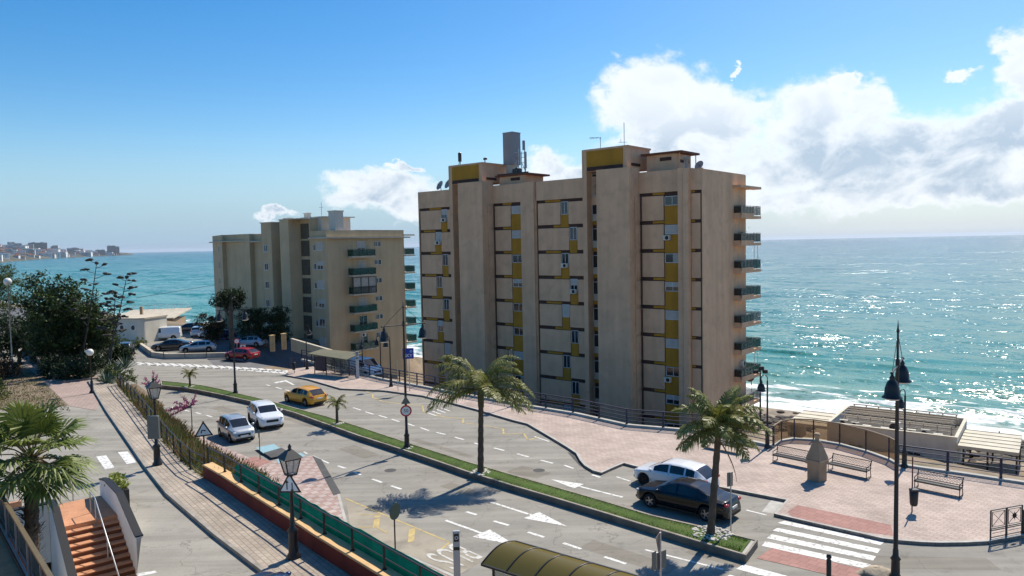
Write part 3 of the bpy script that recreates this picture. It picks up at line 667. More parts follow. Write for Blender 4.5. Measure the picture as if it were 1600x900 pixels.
for u in (0,1):
    s=19.85*u
    # projecting blank fin
    f=MB(); f.box(s+6.82,-.14,Z0,s+10.72,1.9,20.45); f.box(s+6.80,1.0,Z0,s+6.819,1.93,20.45); f.build('fin',M['tower'],T)
    f=MB(); f.box(s+7.6,-3.6,20.46,s+12.98,.95,22.6); f.box(s+12.98,-3.7,17.9,s+13.1,1.0,22.75); f.box(s+7.5,-3.7,22.6,s+13.0,1.0,22.78)
    f.build('stair_tower',M['tower'],T)
    o=MB(); o.box(s+8.1,.951,20.95,s+12.5,1.03,22.55); o.build('ochre_panel',M['ochre'],T)
    o=MB(); o.box(s+8.1,.952,20.50,s+12.5,.99,20.93); o.build('vent_band',M['brown'],T)
    o=MB(); o.box(s+7.57,-1.6,20.75,s+7.599,.2,21.05); o.build('vent_band',M['brown'],T)
    f=MB(); f.box(s+12.55,-.14,Z0,s+13.08,.98,20.9); f.box(s+10.72,-.14,17.0,s+12.55,.1,17.85)
    f.build('pilaster',M['tower'],T)
    # stair column: window, pale panel, ochre
    for k in range(9):
        z=ZB[k]; x0,x1=s+10.74,s+12.53
        window(T,(x0,.0,z-1.75),UX,NY,x1-x0,1.36,('double','curtain')[(k+u)%2],'stair_window')
        panel(x0,x1,z-2.42,z-1.77,.03)
        och.box(x0,-.148,z-2.83,x1,.0,z-2.44)
        if k==0: window(T,(x0,.0,18.0),UX,NY,x1-x0,2.3,'double','stair_window'); panel(x0,x1,17.0,17.98,.03)
    for k in range(9):
        z=ZB[k]; zl=z-FH
        # window column on the right of the unit
        x0,x1=s+2.32,s+3.96
        window(T,(x0,-.10,z-1.20),UX,NY,x1-x0,.92,('double','closed','curtain','half','closed','closed','double','half','double')[(k+4*u)%9],'window')
        och.box(x0,-.148,z-FH+.02-.25,x1,-.02,z-1.22)
        panel(s+4.08,s+6.5,zl+.2,z-.2); panel(s+6.60,s+6.80,zl+.17,z-.17,.0)
        # band: dark to the left, ochre to the right, small pale vents
        oband.box(s+4.0,-.148,z-.10,s+5.3,-.05,z+.13)
        # return wall of the fin carries the same bands
        for (a,b) in ((.02,1.0),): 
            pr=MB()
        pan.box(s+6.70,.02,zl+.17,s+6.795,.96,z-.17); 
        # panels between pilaster and next unit
        odd=(k+u)%2; wx=s+(14.6 if odd else 15.75); ww=.95
        xe=s+(20.1 if u==0 else 19.62)
        panel(s+13.26,wx-.08,zl+.2,z-.2); panel(wx+ww+.08,xe-.2,zl+.2,z-.2)
        och.box(wx,-.148,zl-.12,wx+ww,-.03,z-1.58)
        window(T,(wx,-.09,z-1.56),UX,NY,ww,1.42,('double','half','double','closed','double')[(k*2+u)%5],'window')
        if (k,u) in ((2,0),(1,1),(0,1),(3,0)): aircon(T,(wx+.05,0.02,z-1.75),UX,NY,.75,.5)
        if (k,u) in ((1,0),(6,0)): aircon(T,(s+3.3,.02,z-1.8),UX,NY,.7,.5)
        oband.box(wx+ww+.1,-.148,z-.12,min(xe-.4,wx+ww+2.2),-.06,z+.12)
    # dark joint and downpipe in the inner corner
    d=MB(); d.path([(s+6.58,.09,Z0),(s+6.58,.09,17.7)],.055,8); d.build('downpipe',M['brown'],T)
    if u==1:
        f=MB(); f.box(20.25,-.14,Z0,22.15,.34,20.02); f.box(20.12,-.13,Z0,20.249,.02,20.0); f.build('pilaster',M['tower'],T)
f=MB(); f.box(1.78,-.14,Z0,2.30,.42,20.06); f.build('pilaster',M['tower'],T)
f=MB(); f.box(1.15,-.14,Z0,1.70,.55,20.0); 
for k in range(9): f.box(1.13,.0,ZB[k]-1.0,1.72,.58,ZB[k]-.93)
f.lathe([(.2,0),(.2,.8),(.34,.8),(.34,1.05)],(1.42,.25,20.0),12,1); f.build('chimney_duct',[M['tower'],M['grey']],T)
f=MB(); f.path([(1.74,.12,Z0),(1.74,.12,19.9)],.05,6); f.build('downpipe',M['brown'],T)
for k in range(9):
    wpan.box(.16,-.149,ZB[k]-FH+.17,1.1,-.03,ZB[k]-.17)
    oband.box(.75,-.148,ZB[k]-.08,1.1,-.06,ZB[k]+.1)
wpan.box(.16,-.149,17.88,1.1,-.028,17.9)

SMOKE=glassmat('smoked balcony screen',(.035,.04,.035),.2,.6)
# end wall balconies wrapping round to the sea side
for k in range(9):
    z=15.55-FH*k+ (2.83 if k==0 else 0)*0
    b=MB(); b.box(-.92,-12.3,z-.34,-.01,-7.1,z-.05); b.box(-.92,-10.32,z-.05,-.80,-7.1,z+.22); b.box(-.92,-7.22,z-.05,-.01,-7.1,z+.22); b.box(-.9,-12.3,z-.3,9,-10.21,z-.08)
    o=b.build('balcony',M['tower'],T)
    r=MB(); railing_panel(r,[(-.05,-7.16,z+.16),(-.86,-7.16,z+.16),(-.86,-10.3,z+.16)],.8,.8,2); railing_panel(r,[(-.86,-10.35,z),(-.86,-12.25,z),(8.9,-12.25,z)],.98,.95,1); r.build('balcony_railing',[M['darkframe'],M['clearglass'] if k in(0,4,7) else M['balglass'],SMOKE],o)
    if k in (1,5): 
        w=MB(); w.tube((-.6,-12.15,z-2.83+.9),(-.6,-12.15,z-.3),.03); w.tube((-.6,-11.2,z-2.83+.9),(-.6,-11.2,z-.3),.03); w.build('awning_pole',M['frame'],o)
b=MB(); b.box(-.95,-12.3,18.35,-.01,-6.9,18.6); b.box(-.9,-12.3,18.4,9,-10.21,18.6); b.build('balcony_canopy',M['tower'],T)
aircon(T,(-.1,-9.4,15.55-FH*5-1.75),(0,1,0),(-1,0,0),.85,.6)
# balcony clutter
g=MB(); rr=random.Random(2)
for i in range(160): p=Vector((-.5+rr.uniform(-.3,.3),-8.6+rr.gauss(0,.5),12.75+abs(rr.gauss(0,.45)))); a=Vector((rr.uniform(-1,1),rr.uniform(-1,1),rr.uniform(.2,1)))*.22; c=a.cross(Vector((.3,.2,.7))).normalized()*.05; g.add([p-c,p+c,p+a],[(0,1,2)])
tag(g.build('potted_plant',M['leafdark'],None),'spiky potted plant on the second highest balcony of the tall tower end wall','plant'); o=bpy.data.objects['potted_plant']; o.location=(TC.x,TC.y,0); o.rotation_euler=(0,0,R(90)+AX)
# roof houses, tank, masts and dishes
f=MB(); f.box(22.6,-4.6,19.9,26.6,-1.2,21.05); f.box(21.9,-5.0,21.05,27.0,-.9,21.25,1); f.box(23.4,-1.19,20.5,24.8,-1.15,20.85,2); f.build('roof_house',[M['tower'],M['terradark'],M['brown']],T)
f=MB(); f.box(3.4,-4.6,19.9,6.7,-1.4,21.75); f.box(2.6,-5.0,21.75,7.2,-1.0,21.95,1); f.box(3.9,-1.39,21.1,5.2,-1.35,21.45,2); f.box(3.36,-4.2,20.9,3.398,-2.2,21.2,2); f.tube((2.9,-1.2,19.9),(2.9,-1.2,21.75),.05); f.tube((2.9,-4.7,19.9),(2.9,-4.7,21.75),.05); f.build('roof_house',[M['tower'],M['terradark'],M['brown']],T)
f=MB(); f.lathe([(.72,21.25),(.72,22.55)],(26.0,-2.9,0),20); f.box(25.25,-3.65,22.55,26.75,-2.15,26.35,1); f.box(25.2,-3.7,26.35,26.8,-2.1,26.42,1); f.box(25.22,-2.149,22.6,26.78,-2.12,22.7,1); f.box(25.99,-2.149,22.7,26.01,-2.13,26.35,1)
tk=f.build('antenna_enclosure',[M['creamlight'],M['grey']],T)
f=MB()
for (x,y,h,r) in ((23.9,-1.6,24.2,.06),(23.3,-1.4,23.8,.05),(22.7,-1.3,25.0,.06),(23.4,-2.3,23.6,.04)): f.tube((x,y,21.2),(x,y,h),r)
for z in (21.9,22.5,23.1,23.6): f.bar((23.9,-1.6,z),(22.7,-1.3,z),.05,.05)
f.bar((23.9,-1.6,23.6),(24.6,-1.4,21.3),.05,.05); f.bar((23.3,-1.4,22.6),(23.5,-2.6,21.2),.05,.05)
for x,y,z0,z1 in ((22.7,-1.12,23.9,25.0),(22.5,-1.15,21.8,23.7),(24.05,-1.4,22.9,23.4)): f.bevbox(x-.14,y-.1,z0,x+.14,y+.1,z1,.03,1)
for (x,z) in ((23.9,21.7),(23.4,21.6),(24.3,21.6)): f.bevbox(x-.2,-1.4,z-.3,x+.2,-1.1,z+.25,.03,2)
f.disc((24.1,-1.3,23.5),(0,1,0),.25,.08,14,1)
f.bar((26.6,-.9,21.3),(21.9,-.9,21.3),.09,.14,2)
f.build('antenna_mast',[M['metal'],M['grey'],M['darkframe']],T)
def dish(x,y,z,r,par,dx=0):
    f=MB(); n=Vector((.2,.9,.45)).normalized(); c=Vector((x,y,z+r)); zz=Vector((0,0,1)); xx=zz.cross(n).normalized(); yy=n.cross(xx)
    vs=[];K=16
    for i in range(5):
        t=i/4
        for k in range(K): a=6.283*k/K; vs.append(c+(xx*math.cos(a)+yy*math.sin(a))*r*t+n*(.3*r*t*t))
    f.add(vs,[(i*K+k,i*K+(k+1)%K,(i+1)*K+(k+1)%K,(i+1)*K+k) for i in range(4) for k in range(K)],0,True)
    f.tube((x,y-.05,z-.3),c,.05,.05,6,1); f.bar(c,c+n*r*.9,.03,.03,1); return f.build('satellite_dish',[M['grey'],M['darkframe']],par)
dish(.75,-1.2,19.75,.5,T); dish(36.4,-1,20.0,.65,T); dish(34.9,-1,20.1,.65,T); dish(-.5,-10.6,15.55-FH*6-.9,.5,T)
f=MB(); f.tube((31.4,.5,22.7),(31.4,.5,23.3),.05); f.bevbox(31.25,.35,23.2,31.65,.65,24.3,.05); f.tube((31.9,.4,22.7),(31.5,.4,23.3),.03); f.tube((27.6,.2,22.7),(27.6,.2,23.2),.06); f.bevbox(27.3,.1,23.1,27.8,.3,23.35,.03); f.build('roof_aerial',[M['darkframe']],T)
f=MB(); f.tube((8.5,.0,22.7),(8.5,0,25.2),.035); f.bar((8.2,0,23.2),(9.2,0,23.3),.04,.04); f.bar((8.9,0,23.2),(8.9,0,23.6),.03,.03); f.build('roof_aerial',[M['metal']],T)
f=MB(); f.tube((11.2,.3,22.7),(11.2,.3,24.0),.035); f.bar((11.1,.3,23.9),(12.5,.3,24.1),.05,.05)
for i in range(4): f.bar((11.5+i*.3,.1,23.95),(11.5+i*.3,.5,24.0),.03,.05)
f.build('roof_aerial',[M['metal']],T)
f=MB(); f.tube((4.6,-.6,19.9),(2.5,-.6,21.3),.001); f.tube((2.2,-.8,19.9),(2.2,-.8,21.4),.03); f.bar((1.8,-.8,21.3),(2.5,-.8,21.3),.03,.03); f.build('roof_aerial',[M['metal']],T)

# ---------------------------------------------------------------- lower apartment block on the left
LC=D(513,450,104); B=thing('apartment_block','lower cream apartment block with green balconies and louvred stair strip behind the bus stop','building',(LC.x,LC.y,0),R(90)+AX)
NX=Vector((-1,0,0)); MY=Vector((0,-1,0)); ZL=[14.25-2.72*k for k in range(7)]     # slab levels
mb=MB(); zb=-10
mb.prism([(0,0),(6.4,0),(6.4,-14.3),(0,-14.3)],zb,15.5); mb.prism([(6.41,-.3),(13,-.3),(13,-14.3),(6.41,-14.3)],zb,15.5)
mb.build('wall',M['cream'],B)
mb=MB(); mb.prism([(3.9,.01),(6.3,.01),(6.3,1.95),(8.6,1.95),(8.6,-4),(3.9,-4)],zb,17.2); mb.prism([(10.6,-4),(10.6,2.1),(13.3,2.1),(13.3,-4)],zb,16.9); mb.prism([(8.61,-.9),(10.59,-.9),(10.59,-4),(8.61,-4)],zb,17.0)
mb.build('stair_tower',M['cream'],B)
mb=MB(); mb.prism([(13.31,-3),(24,-3),(24,-14),(13.31,-14)],zb,15.5); mb.prism([(24.0,-2.2),(31.5,-2.2),(31.5,-1.5),(41.3,-5.0),(41.3,-14),(24.0,-14)],zb,15.6); mb.build('wall',M['cream'],B)
mb=MB(); mb.box(-.55,-15.2,14.35,1.0,-.01,14.55); mb.box(-.5,-14.6,14.35,3.8,.45,14.56); mb.box(13.4,-2.99,14.2,24,-2.3,14.4); mb.prism([(23.9,-2.19),(31.6,-1.2),(42.1,-4.7),(42.1,-6.5),(23.9,-6)],14.38,14.55); mb.box(-.4,-16.2,14.7,.4,-14.31,14.9)
mb.box(3.8,-4.1,17.2,8.7,2.05,17.32); mb.box(10.4,-4.1,16.9,13.5,2.2,17.02)
mb.build('cornice',M['creamlight'],B)
mb=MB(); mb.box(-.02,-14.32,15.5,41.2,-5.1,15.56); mb.build('roof',M['rooftile'],B)
mb=MB(); mb.box(3.0,-6.5,15.5,7.9,-1.4,17.45); mb.box(2.4,-6.9,17.45,8,-1.2,17.6); mb.tube((3.2,-1.6,17.5),(3.2,-1.6,19.6),.04); mb.bar((2.6,-1.6,18.9),(3.8,-1.6,18.9),.04,.04); mb.build('roof_house',M['bwhite'],B)
mb=MB(); mb.box(.3,-3.2,15.5,1.9,-1.8,18.2); mb.box(.2,-3.3,18.2,2.0,-1.7,18.35); mb.build('chimney',M['bwhite'],B)
for (x,y) in ((11,-1.5),(12,-1.5),(12.8,-1.8),(5.5,-1),(6.6,-1.3)): 
    mb=MB(); zt=16.9 if x>9 else 17.4; mb.box(x-.22,y-.22,zt,x+.22,y+.22,zt+.7); mb.box(x-.3,y-.3,zt+.7,x+.3,y+.3,zt+.8); mb.build('chimney',M['bwhite'],B)
mb=MB()
for k in range(6):
    mb.box(4.15,.02,ZL[k]-2.35,6.05,.12,ZL[k]-.1)
    for i in range(9): mb.box(4.2,.12,ZL[k]-2.2+i*.24,6.0,.17,ZL[k]-2.1+i*.24)
mb.box(4.15,.02,14.4,6.05,.12,16.6); mb.build('louvre_strip',M['louvre'],B)
for k in range(6):
    z=ZL[k]; st=('closed','half','closed','half','double','closed')
    window(B,(.95,.01,z-1.55),UX,NY,1.35,1.15,st[k],sill=True); window(B,(2.55,.01,z-1.55),UX,NY,.6,.85,'plain',sill=True)
    if k<6: 
        if k<5: window(B,(11.6,2.11,z-1.6),UX,NY,1.0,1.0,'double',sill=True)
        window(B,(14.6,-2.99,z-1.7),UX,NY,2.6,1.2,('closed','half','closed','double','half','closed')[k],sill=True)
        window(B,(34.8,-2.66,z-1.6),Vector((.942,-.336,0)),Vector((.336,.942,0)),.6,1.0,'plain')
    # end wall
    y1=-7.9
    window(B,(-.01,-8.35-.0,z-1.15),(0,-1,0),NX,.62,.75,'double'); window(B,(-.01,-9.05,z-1.15),(0,-1,0),NX,.62,.75,'plain')
    window(B,(-.01,-5.2,z-2.45),(0,-1,0),NX,1.5,2.1,('half','closed','curtain','closed','double','curtain')[k],'balcony_door')
    s=MB(); s.box(-1.15,-7.75,z-2.72,-.01,-3.5,z-2.5); o=s.build('balcony',M['creamlight'],B)
    r=MB(); railing_panel(r,[(-.05,-3.55,z-2.5),(-1.1,-3.55,z-2.5),(-1.1,-7.7,z-2.5),(-.05,-7.7,z-2.5)],1.0,1.3); r.build('balcony_railing',[M['darkframe'],M['balglass']],o)
    s=MB(); s.box(-.3,-16.2,z-2.72,12,-14.31,z-2.5); o=s.build('balcony',M['creamlight'],B)
    r=MB(); railing_panel(r,[(-.25,-14.35,z-2.5),(-.25,-16.15,z-2.5),(11.9,-16.15,z-2.5)],1.0,1.3); r.build('balcony_railing',[M['darkframe'],M['balglass']],o)
    s=MB(); s.box(41.31,-9,z-2.72,42.4,-6,z-2.5); o=s.build('balcony',M['creamlight'],B)
    r=MB(); railing_panel(r,[(41.35,-6.05,z-2.5),(42.35,-6.05,z-2.5),(42.35,-8.9,z-2.5)],1.0,1.3); r.build('balcony_railing',[M['darkframe'],M['balglass']],o)
z=ZL[2]; g=MB(); g2=MB()
for y0 in (-3.5,-4.9,-6.3,-7.7): g.bar((-1.12,y0,z-2.5),(-1.12,y0,z-.1),.09,.09)
for zz in (z-.1,z-1.5,z-2.45): g.bar((-1.12,-3.5,zz),(-1.12,-7.7,zz),.09,.09)
g2.box(-1.1,-7.65,z-1.45,-1.07,-3.55,z-.15); g2.box(-1.1,-7.65,z-2.4,-1.07,-3.55,z-1.55,1)
en_=g.build('enclosed_balcony',M['darkframe'],B); g2.build('pane',[M['curtain'],M['grey']],en_)
aircon(B,(18,-2.99,ZL[0]-2.1),UX,NY,.9,.6); aircon(B,(-1.0,-4.6,ZL[4]-3.3),(0,-1,0),NX,.8,.5)
# boundary wall and gate pillars in front of it
w0,w1,w2=G(452,545,0),G(470,560,0),G(545,575,0)
def wallrun(name,pts,h,t,m,z=0,capm=None,label=None,cat='wall'):
    mb=MB()
    for a,b in zip(pts,pts[1:]):
        d=(b-a).normalized(); n=Vector((-d.y,d.x,0)); mb.obox((a.x,a.y,z),(b-a).to_3d()*1,n*t,(0,0,h),0)
        if capm: mb.obox(Vector((a.x,a.y,z+h+.002))-n*.04,(b-a),n*(t+.08),(0,0,.08),1)
    return tag(mb.build(name,[m,capm or m]),label,cat)
wallrun('boundary_wall',[G(455,548,0),G(545,578,0)],1.5,.25,M['cream'],0,M['creamlight'],'low cream boundary wall in front of the lower apartment block')
gp=None
for i,(u,v) in enumerate(((426,549),(444,546))):
    c=G(u,v,0); mb=MB(); mb.bevbox(-.24,-.24,0,.24,.24,2.0,.02); mb.box(-.29,-.29,2.0,.29,.29,2.09); o=mb.build('gate_pillar',M['coping']); o.location=c; o.rotation_euler=(0,0,AX)
    tag(o,('left','right')[i]+' one of two ochre gate pillars before the dark entrance of the lower apartment block','pillar','gate pillars')

# ---------------------------------------------------------------- white pavilion with round windows, beach bar
P0=G(177,536,0); P1=G(222,537,0); W=(P1-P0).length; dd=(P1-P0).normalized(); ang=math.atan2(dd.y,dd.x)
PV=thing('pavilion','small white pavilion with two round windows behind the agaves','pavilion',P0,ang)
mb=MB(); pts=[(0,0)]+[(W-.8+.8*math.sin(a),.8-.8*math.cos(a)) for a in [i*math.pi/2/6 for i in range(7)]]+[(W,5),(0,5)]
mb.prism(pts,-.1,3.4); mb.build('wall',M['bwhite'],PV)
mb=MB(); mb.prism([(-.1,-.1),(W-.6,-.12),(W+.1,.6),(W+.1,5.1),(-.1,5.1)],3.4,3.62); mb.build('roof',M['creamlight'],PV)
for x in (W*.33,W*.72):
    mb=MB(); mb.ring((x,-.01,2.25),(0,-1,0),.42,.09,18,6); o=mb.build('window',M['whitewall'],PV); mb=MB(); mb.disc((x,0,2.25),(0,-1,0),.40,.02,18); mb.build('pane',M['glass'],o)
mb=MB(); mb.box(-1.5,.3,-.1,-.1,.5,2.9); mb.box(-1.5,.28,2.9,.05,.55,3.1,1); mb.build('porch',[M['terradark'],M['bwhite']],PV)
Q0=D(181,510,150); Q1=D(268,507,150)
BB=thing('beach_bar','long beach bar with a flat pale slatted roof by the sea','beach bar',(Q0.x,Q0.y,0),math.atan2(Q1.y-Q0.y,Q1.x-Q0.x)+R(3))
zf=-8.5; zr=D(200,494,150).z; Lb=(Q1-Q0).length
mb=MB(); mb.box(0,0,zf,Lb,7,zr-.9); mb.build('wall',M['stone'],BB)
mb=MB(); mb.add([(-.8,-1,zr-1.0),(Lb+.6,-1,zr-.7),(Lb+.6,9,zr+.5),(-.8,9,zr+.3),(-.8,-1,zr-.75),(Lb+.6,-1,zr-.45),(Lb+.6,9,zr+.75),(-.8,9,zr+.55)],[(3,2,1,0),(4,5,6,7),(0,1,5,4),(1,2,6,5),(2,3,7,6),(3,0,4,7)]); 
mb.build('roof',M['creamlight'],BB)
mb=MB()
for i in range(9): mb.tube((i*Lb/8,8.6,zr),(i*Lb/8,8.6,zr+1.6),.05)
mb.bar((0,8.6,zr+1.5),(Lb,8.6,zr+1.6),.06,.06); mb.build('roof_railing',M['frame'],BB)
mb=MB(); mb.box(4,2,zr-.3,4.5,2.5,zr+1.7); mb.build('chimney',M['stone'],BB)
for i in range(5): window(BB,(1+i*2.2,-.01,zr-3.2),(1,0,0),(0,-1,0),1.7,1.7,('double','curtain')[i%2])

# ---------------------------------------------------------------- beach restaurant below the plaza
RA=G(1294,660,-11); RB=G(1494,684,-11); d=(RB-RA).normalized(); Lr=(RB-RA).length; Dr=11.0
ROOFC=mat('pale beige roof sheet',(.60,.55,.43),.8,.1,.6,streak=.12)
RS=thing('beach_restaurant','low cream beach restaurant with open roof terrace between two white flat roofs','restaurant',(RA.x,RA.y,0),math.atan2(d.y,d.x))
mb=MB(); z0,z1=-17,-11.9
mb.box(0,.2,z0,Lr,Dr,z1); 
mb.box(-.12,-.02,z0,Lr+.1,.2,-11.0); mb.box(-.12,Dr,z0,Lr+.1,Dr+.25,-11.0); mb.box(-.12,.2,z1,.15,Dr,-11.0); mb.box(Lr-.15,.2,z1,Lr+.1,Dr,-11.0)
mb.build('wall',M['bwhite'],RS)
mb=MB(); mb.box(-.2,-.1,-11.0,Lr+.18,.3,-10.93); mb.box(-.2,Dr-.05,-11.0,Lr+.18,Dr+.33,-10.93); mb.box(-.2,.3,-11.0,.2,Dr-.05,-10.93); mb.box(Lr-.2,.3,-11.0,Lr+.18,Dr-.05,-10.93); mb.build('parapet_coping',ROOFC,RS)
mb=MB(); mb.box(-5.6,1.0,-12.2,-.21,9.5,-11.9); 
for i in range(5): mb.box(-5.6,1.0+i*2.05,-11.9,-.21,1.12+i*2.05,-11.82)
mb.box(-5.5,1.2,z0,-5.2,9.3,-12.21,1); mb.build('flat_roof',[ROOFC,M['cream']],RS)
mb=MB(); mb.box(Lr+.2,-.6,-12.1,Lr+6.2,8.5,-11.8)
for i in range(6): mb.box(Lr+.2,-.6+i*1.8,-11.8,Lr+6.2,-.5+i*1.8,-11.73)
for x in (Lr+.8,Lr+3.2,Lr+6.0): mb.box(x-.1,-.4,z0,x+.1,-.2,-12.1,1); mb.box(x-.1,8.1,z0,x+.1,8.3,-12.1,1)
mb.build('terrace_canopy',[ROOFC,M['darkframe']],RS)
mb=MB()
for i in range(9): x=1+i*(Lr-2)/8; mb.box(x-.07,Dr-.6,-11.9,x+.07,Dr-.45,-10.4); mb.box(x-.07,5,-11.9,x+.07,5.15,-10.4)
for y in (3.2,5.07,6.4,7.7,9.0,Dr-.5):
    mb.box(.8,y-.06,-10.5,Lr-.8,y+.06,-10.38); mb.box(.8,y-.03,-11.2,Lr-.8,y+.03,-11.1)
mb.build('terrace_frame',M['creamlight'],RS)
mb=MB(); mb.box(.2,.35,-11.89,Lr-.2,Dr-.1,-11.87); mb.build('terrace_floor',mat('terrace membrane',(.11,.10,.085),.9,.4,.8,fine=.15),RS)
rr=random.Random(8)
for i in range(8): aircon(RS,(.9+i*1.6+rr.uniform(-.3,.3),1.2+rr.uniform(0,2.2),-11.86),(1,0,0),(0,-1,0),1.0,.75,.45)
aircon(RS,(Lr*.49,2.2,-11.86),(1,0,0),(0,-1,0),1.1,1.5,.5)
for i in range(3): window(RS,(2.5+i*3.3,-.03,-14.6),(1,0,0),(0,-1,0),1.6,1.2,('double','half','double')[i])

# ---------------------------------------------------------------- viewer's own terrace corner and entrance stair at the lower left
V0=G(87,900,5.7); V1=G(0,760,5.7); d=(V1-V0).normalized(); d.z=0; n=Vector((-d.y,d.x,0))
BT=thing('balcony','lower left terrace corner with orange tiled floor and dark green glass railing','balcony',(0,0,0))
a=V0-d*5; a.z=0; Lv=(V1-a).to_2d().length+2.5; up_=lambda z: Vector((0,0,z))
mb=MB(); mb.obox(a+n*.22+up_(4.35),d*Lv,n*6,(0,0,.25)); mb.build('floor',M['terra'],BT)
mb=MB(); mb.obox(a-n*.05+up_(4.2),d*Lv,n*.26,(0,0,.5)); mb.build('kerb',M['terradark'],BT)
mb=MB(); mb.obox(a-n*.02+up_(-.1),d*Lv,n*.22,(0,0,4.28)); mb.build('wall',M['whitewall'],BT)
mb=MB(); mb.obox(a+n*.07+up_(4.72),d*Lv,n*.02,(0,0,.93)); mb.build('glass_panel',glassmat('dark balcony glass',(.045,.06,.05),.06,.8),BT)
mb=MB(); mb.obox(a+n*.03+up_(5.64),d*Lv,n*.11,(0,0,.06)); mb.build('top_rail',mat('bronze rail',(.20,.15,.08),.5,.1,3,metal=.4),BT)
mb=MB(); mb.obox(a+n*.11+up_(4.70),d*Lv,n*.05,(0,0,.05)); mb.build('bottom_channel',M['metal'],BT)
for i in range(8): mb=MB(); mb.obox(a+d*(i*1.9+.4)+n*.10+up_(4.7),d*.05,n*.04,(0,0,.93)); mb.build('post',M['metal'],BT)

TL=G(93,827,ZU); Wd=2.05; wd=Vector((.77,.64,0)).normalized(); dn=Vector((wd.y,-wd.x,0))      # dn: down the stairs towards the viewer
ST=thing('entrance_stairs','red tiled entrance stairs between white walls going down from the upper street','stairs',TL,math.atan2(wd.y,wd.x))
# local frame: x across, -y down the stairs, z relative to the landing
mb=MB(); mb.box(0,0,-3.5,Wd,3.2,0.06); mb.build('landing',M['terra'],ST)
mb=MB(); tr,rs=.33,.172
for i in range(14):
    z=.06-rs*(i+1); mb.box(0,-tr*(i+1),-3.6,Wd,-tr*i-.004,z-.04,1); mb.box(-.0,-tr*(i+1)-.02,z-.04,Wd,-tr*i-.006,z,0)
mb.build('steps',[M['terra'],M['terradark']],ST)  # sun on treads and shade on risers are put into the tile colours
def sidewall(x0,x1,pts,name='side_wall'):
    mb=MB(); m=len(pts); vs=[(x0,y,zb) for y,zb,zt in pts]+[(x0,y,zt) for y,zb,zt in pts]+[(x1,y,zb) for y,zb,zt in pts]+[(x1,y,zt) for y,zb,zt in pts]; fs=[]
    for i in range(m-1): fs += [(i,i+1,m+i+1,m+i),(2*m+i,3*m+i,3*m+i+1,2*m+i+1),(m+i,m+i+1,3*m+i+1,3*m+i)]
    fs += [(0,m,3*m,2*m),(m-1,3*m-1,4*m-1,2*m-1)]
    mb.add(vs,fs); o=mb.build(name,M['whitewall'],ST)
    c=MB(); vs=[]
    for y,zb,zt in pts: vs += [(x0-.03,y,zt+.003),(x1+.03,y,zt+.003),(x1+.03,y,zt+.06),(x0-.03,y,zt+.06)]
    fs=[(i*4+k,i*4+(k+1)%4,(i+1)*4+(k+1)%4,(i+1)*4+k) for i in range(m-1) for k in range(4)]+[(3,2,1,0),tuple(range(4*m-4,4*m))]
    c.add(vs,fs); c.build('coping',M['plastic'],o); return o
sidewall(Wd,Wd+.22,[(3.3,-.2,.75),(2.2,-.2,.95),(-.1,-.2,.95),(-2.9,-4,.03),(-3.1,-4,.02)])
sidewall(-.22,0,[(1.0,-3,.9),(-.1,-3,.9),(-4.6,-4,-1.5)])
mb=MB(); mb.box(-2.6,.8,-1.5,-.23,1.0,.85); o=mb.build('side_wall',M['whitewall'],ST); mb=MB(); mb.box(-2.6,.77,.853,-.23,1.03,.91); mb.build('coping',M['plastic'],o)
mb=MB(); mb.box(-2.2,2.9,-.2,-.9,3.05,.6); mb.build('side_wall',M['terra'],ST)
mb=MB(); x=Wd*.62
mb.path([(x,1.0,.06),(x,1.0,.95),(x,0,.95),(x,-4.6,-1.45),(x,-4.6,-2.4)],.025,6); mb.tube((x,-.0,.0),(x,0,.95),.02); mb.tube((x,-2.0,-.9),(x,-2,-.1),.02); mb.build('handrail',M['metal'],ST)
mb=MB(); mb.path([(.1,3.0,.06),(.1,3.0,.75),(1.0,3.3,1.0),(1.0,3.3,.06)],.025,6); mb.tube((.5,3.1,.06),(.5,3.1,.9),.02); mb.build('gate_rail',M['metal'],ST)
PB=thing('planter','black planter with yellow green plants on the stair wall','planter',TL+wd*(Wd+.5)+dn*-2.2,math.atan2(wd.y,wd.x))
mb=MB(); mb.bevbox(-.2,-1.2,0,.2,1.0,.75,.03); mb.build('box',M['plastic'],PB); mb=MB(); rr=random.Random(4)
for i in range(420):
    p=Vector((rr.gauss(0,.15),rr.uniform(-1.15,.95),.75+abs(rr.gauss(0,.14)))); a=Vector((rr.uniform(-1,1),rr.uniform(-1,1),rr.uniform(0,1)))*.13; c=Vector((rr.uniform(-1,1),rr.uniform(-1,1),rr.uniform(-1,1)))*.05; mb.add([p-c,p+a*.5-c*1.2,p+a,p+c],[(0,1,2,3)])
mb.build('foliage',mat('yellow green leaf',(.22,.25,.04),.6,.4,3,transl=.2),PB)

# ---------------------------------------------------------------- far town across the bay
tab=[(-170,1500),(-80,2300),(0,3270),(100,5775),(190,8000),(212,9300)]
ht=[(-170,85),(0,58),(60,72),(115,66),(150,38),(190,22),(212,3)]
def coast(u):
    d=curve(tab,u); r=ray(u,397); r=Vector((r.x,r.y,0)).normalized()
    return r*d*1.0, r
def hillpt(u,j):
    c,r=coast(u); lat=Vector((-r.y,r.x,0)); h=curve(ht,u); p=c+r*(j*1100)+lat*(j*500*(1 if u<195 else .2))
    z=-17.6+(h+17)*min(1,j*1.7)**.8*(1-.25*j)+(4*math.sin(u*.35+j*9)+3*math.sin(u*.9-j*5))*min(1,j*3)
    return Vector((p.x,p.y,z))
mb=MB(); US=[-170+i*4 for i in range(96)]; JS=[0,.04,.1,.18,.28,.4,.55,.75,1.0]
mb.add([hillpt(u,j) for u in US for j in JS],[(i*9+j,(i+1)*9+j,(i+1)*9+j+1,i*9+j+1) for i in range(95) for j in range(8)],0,True)
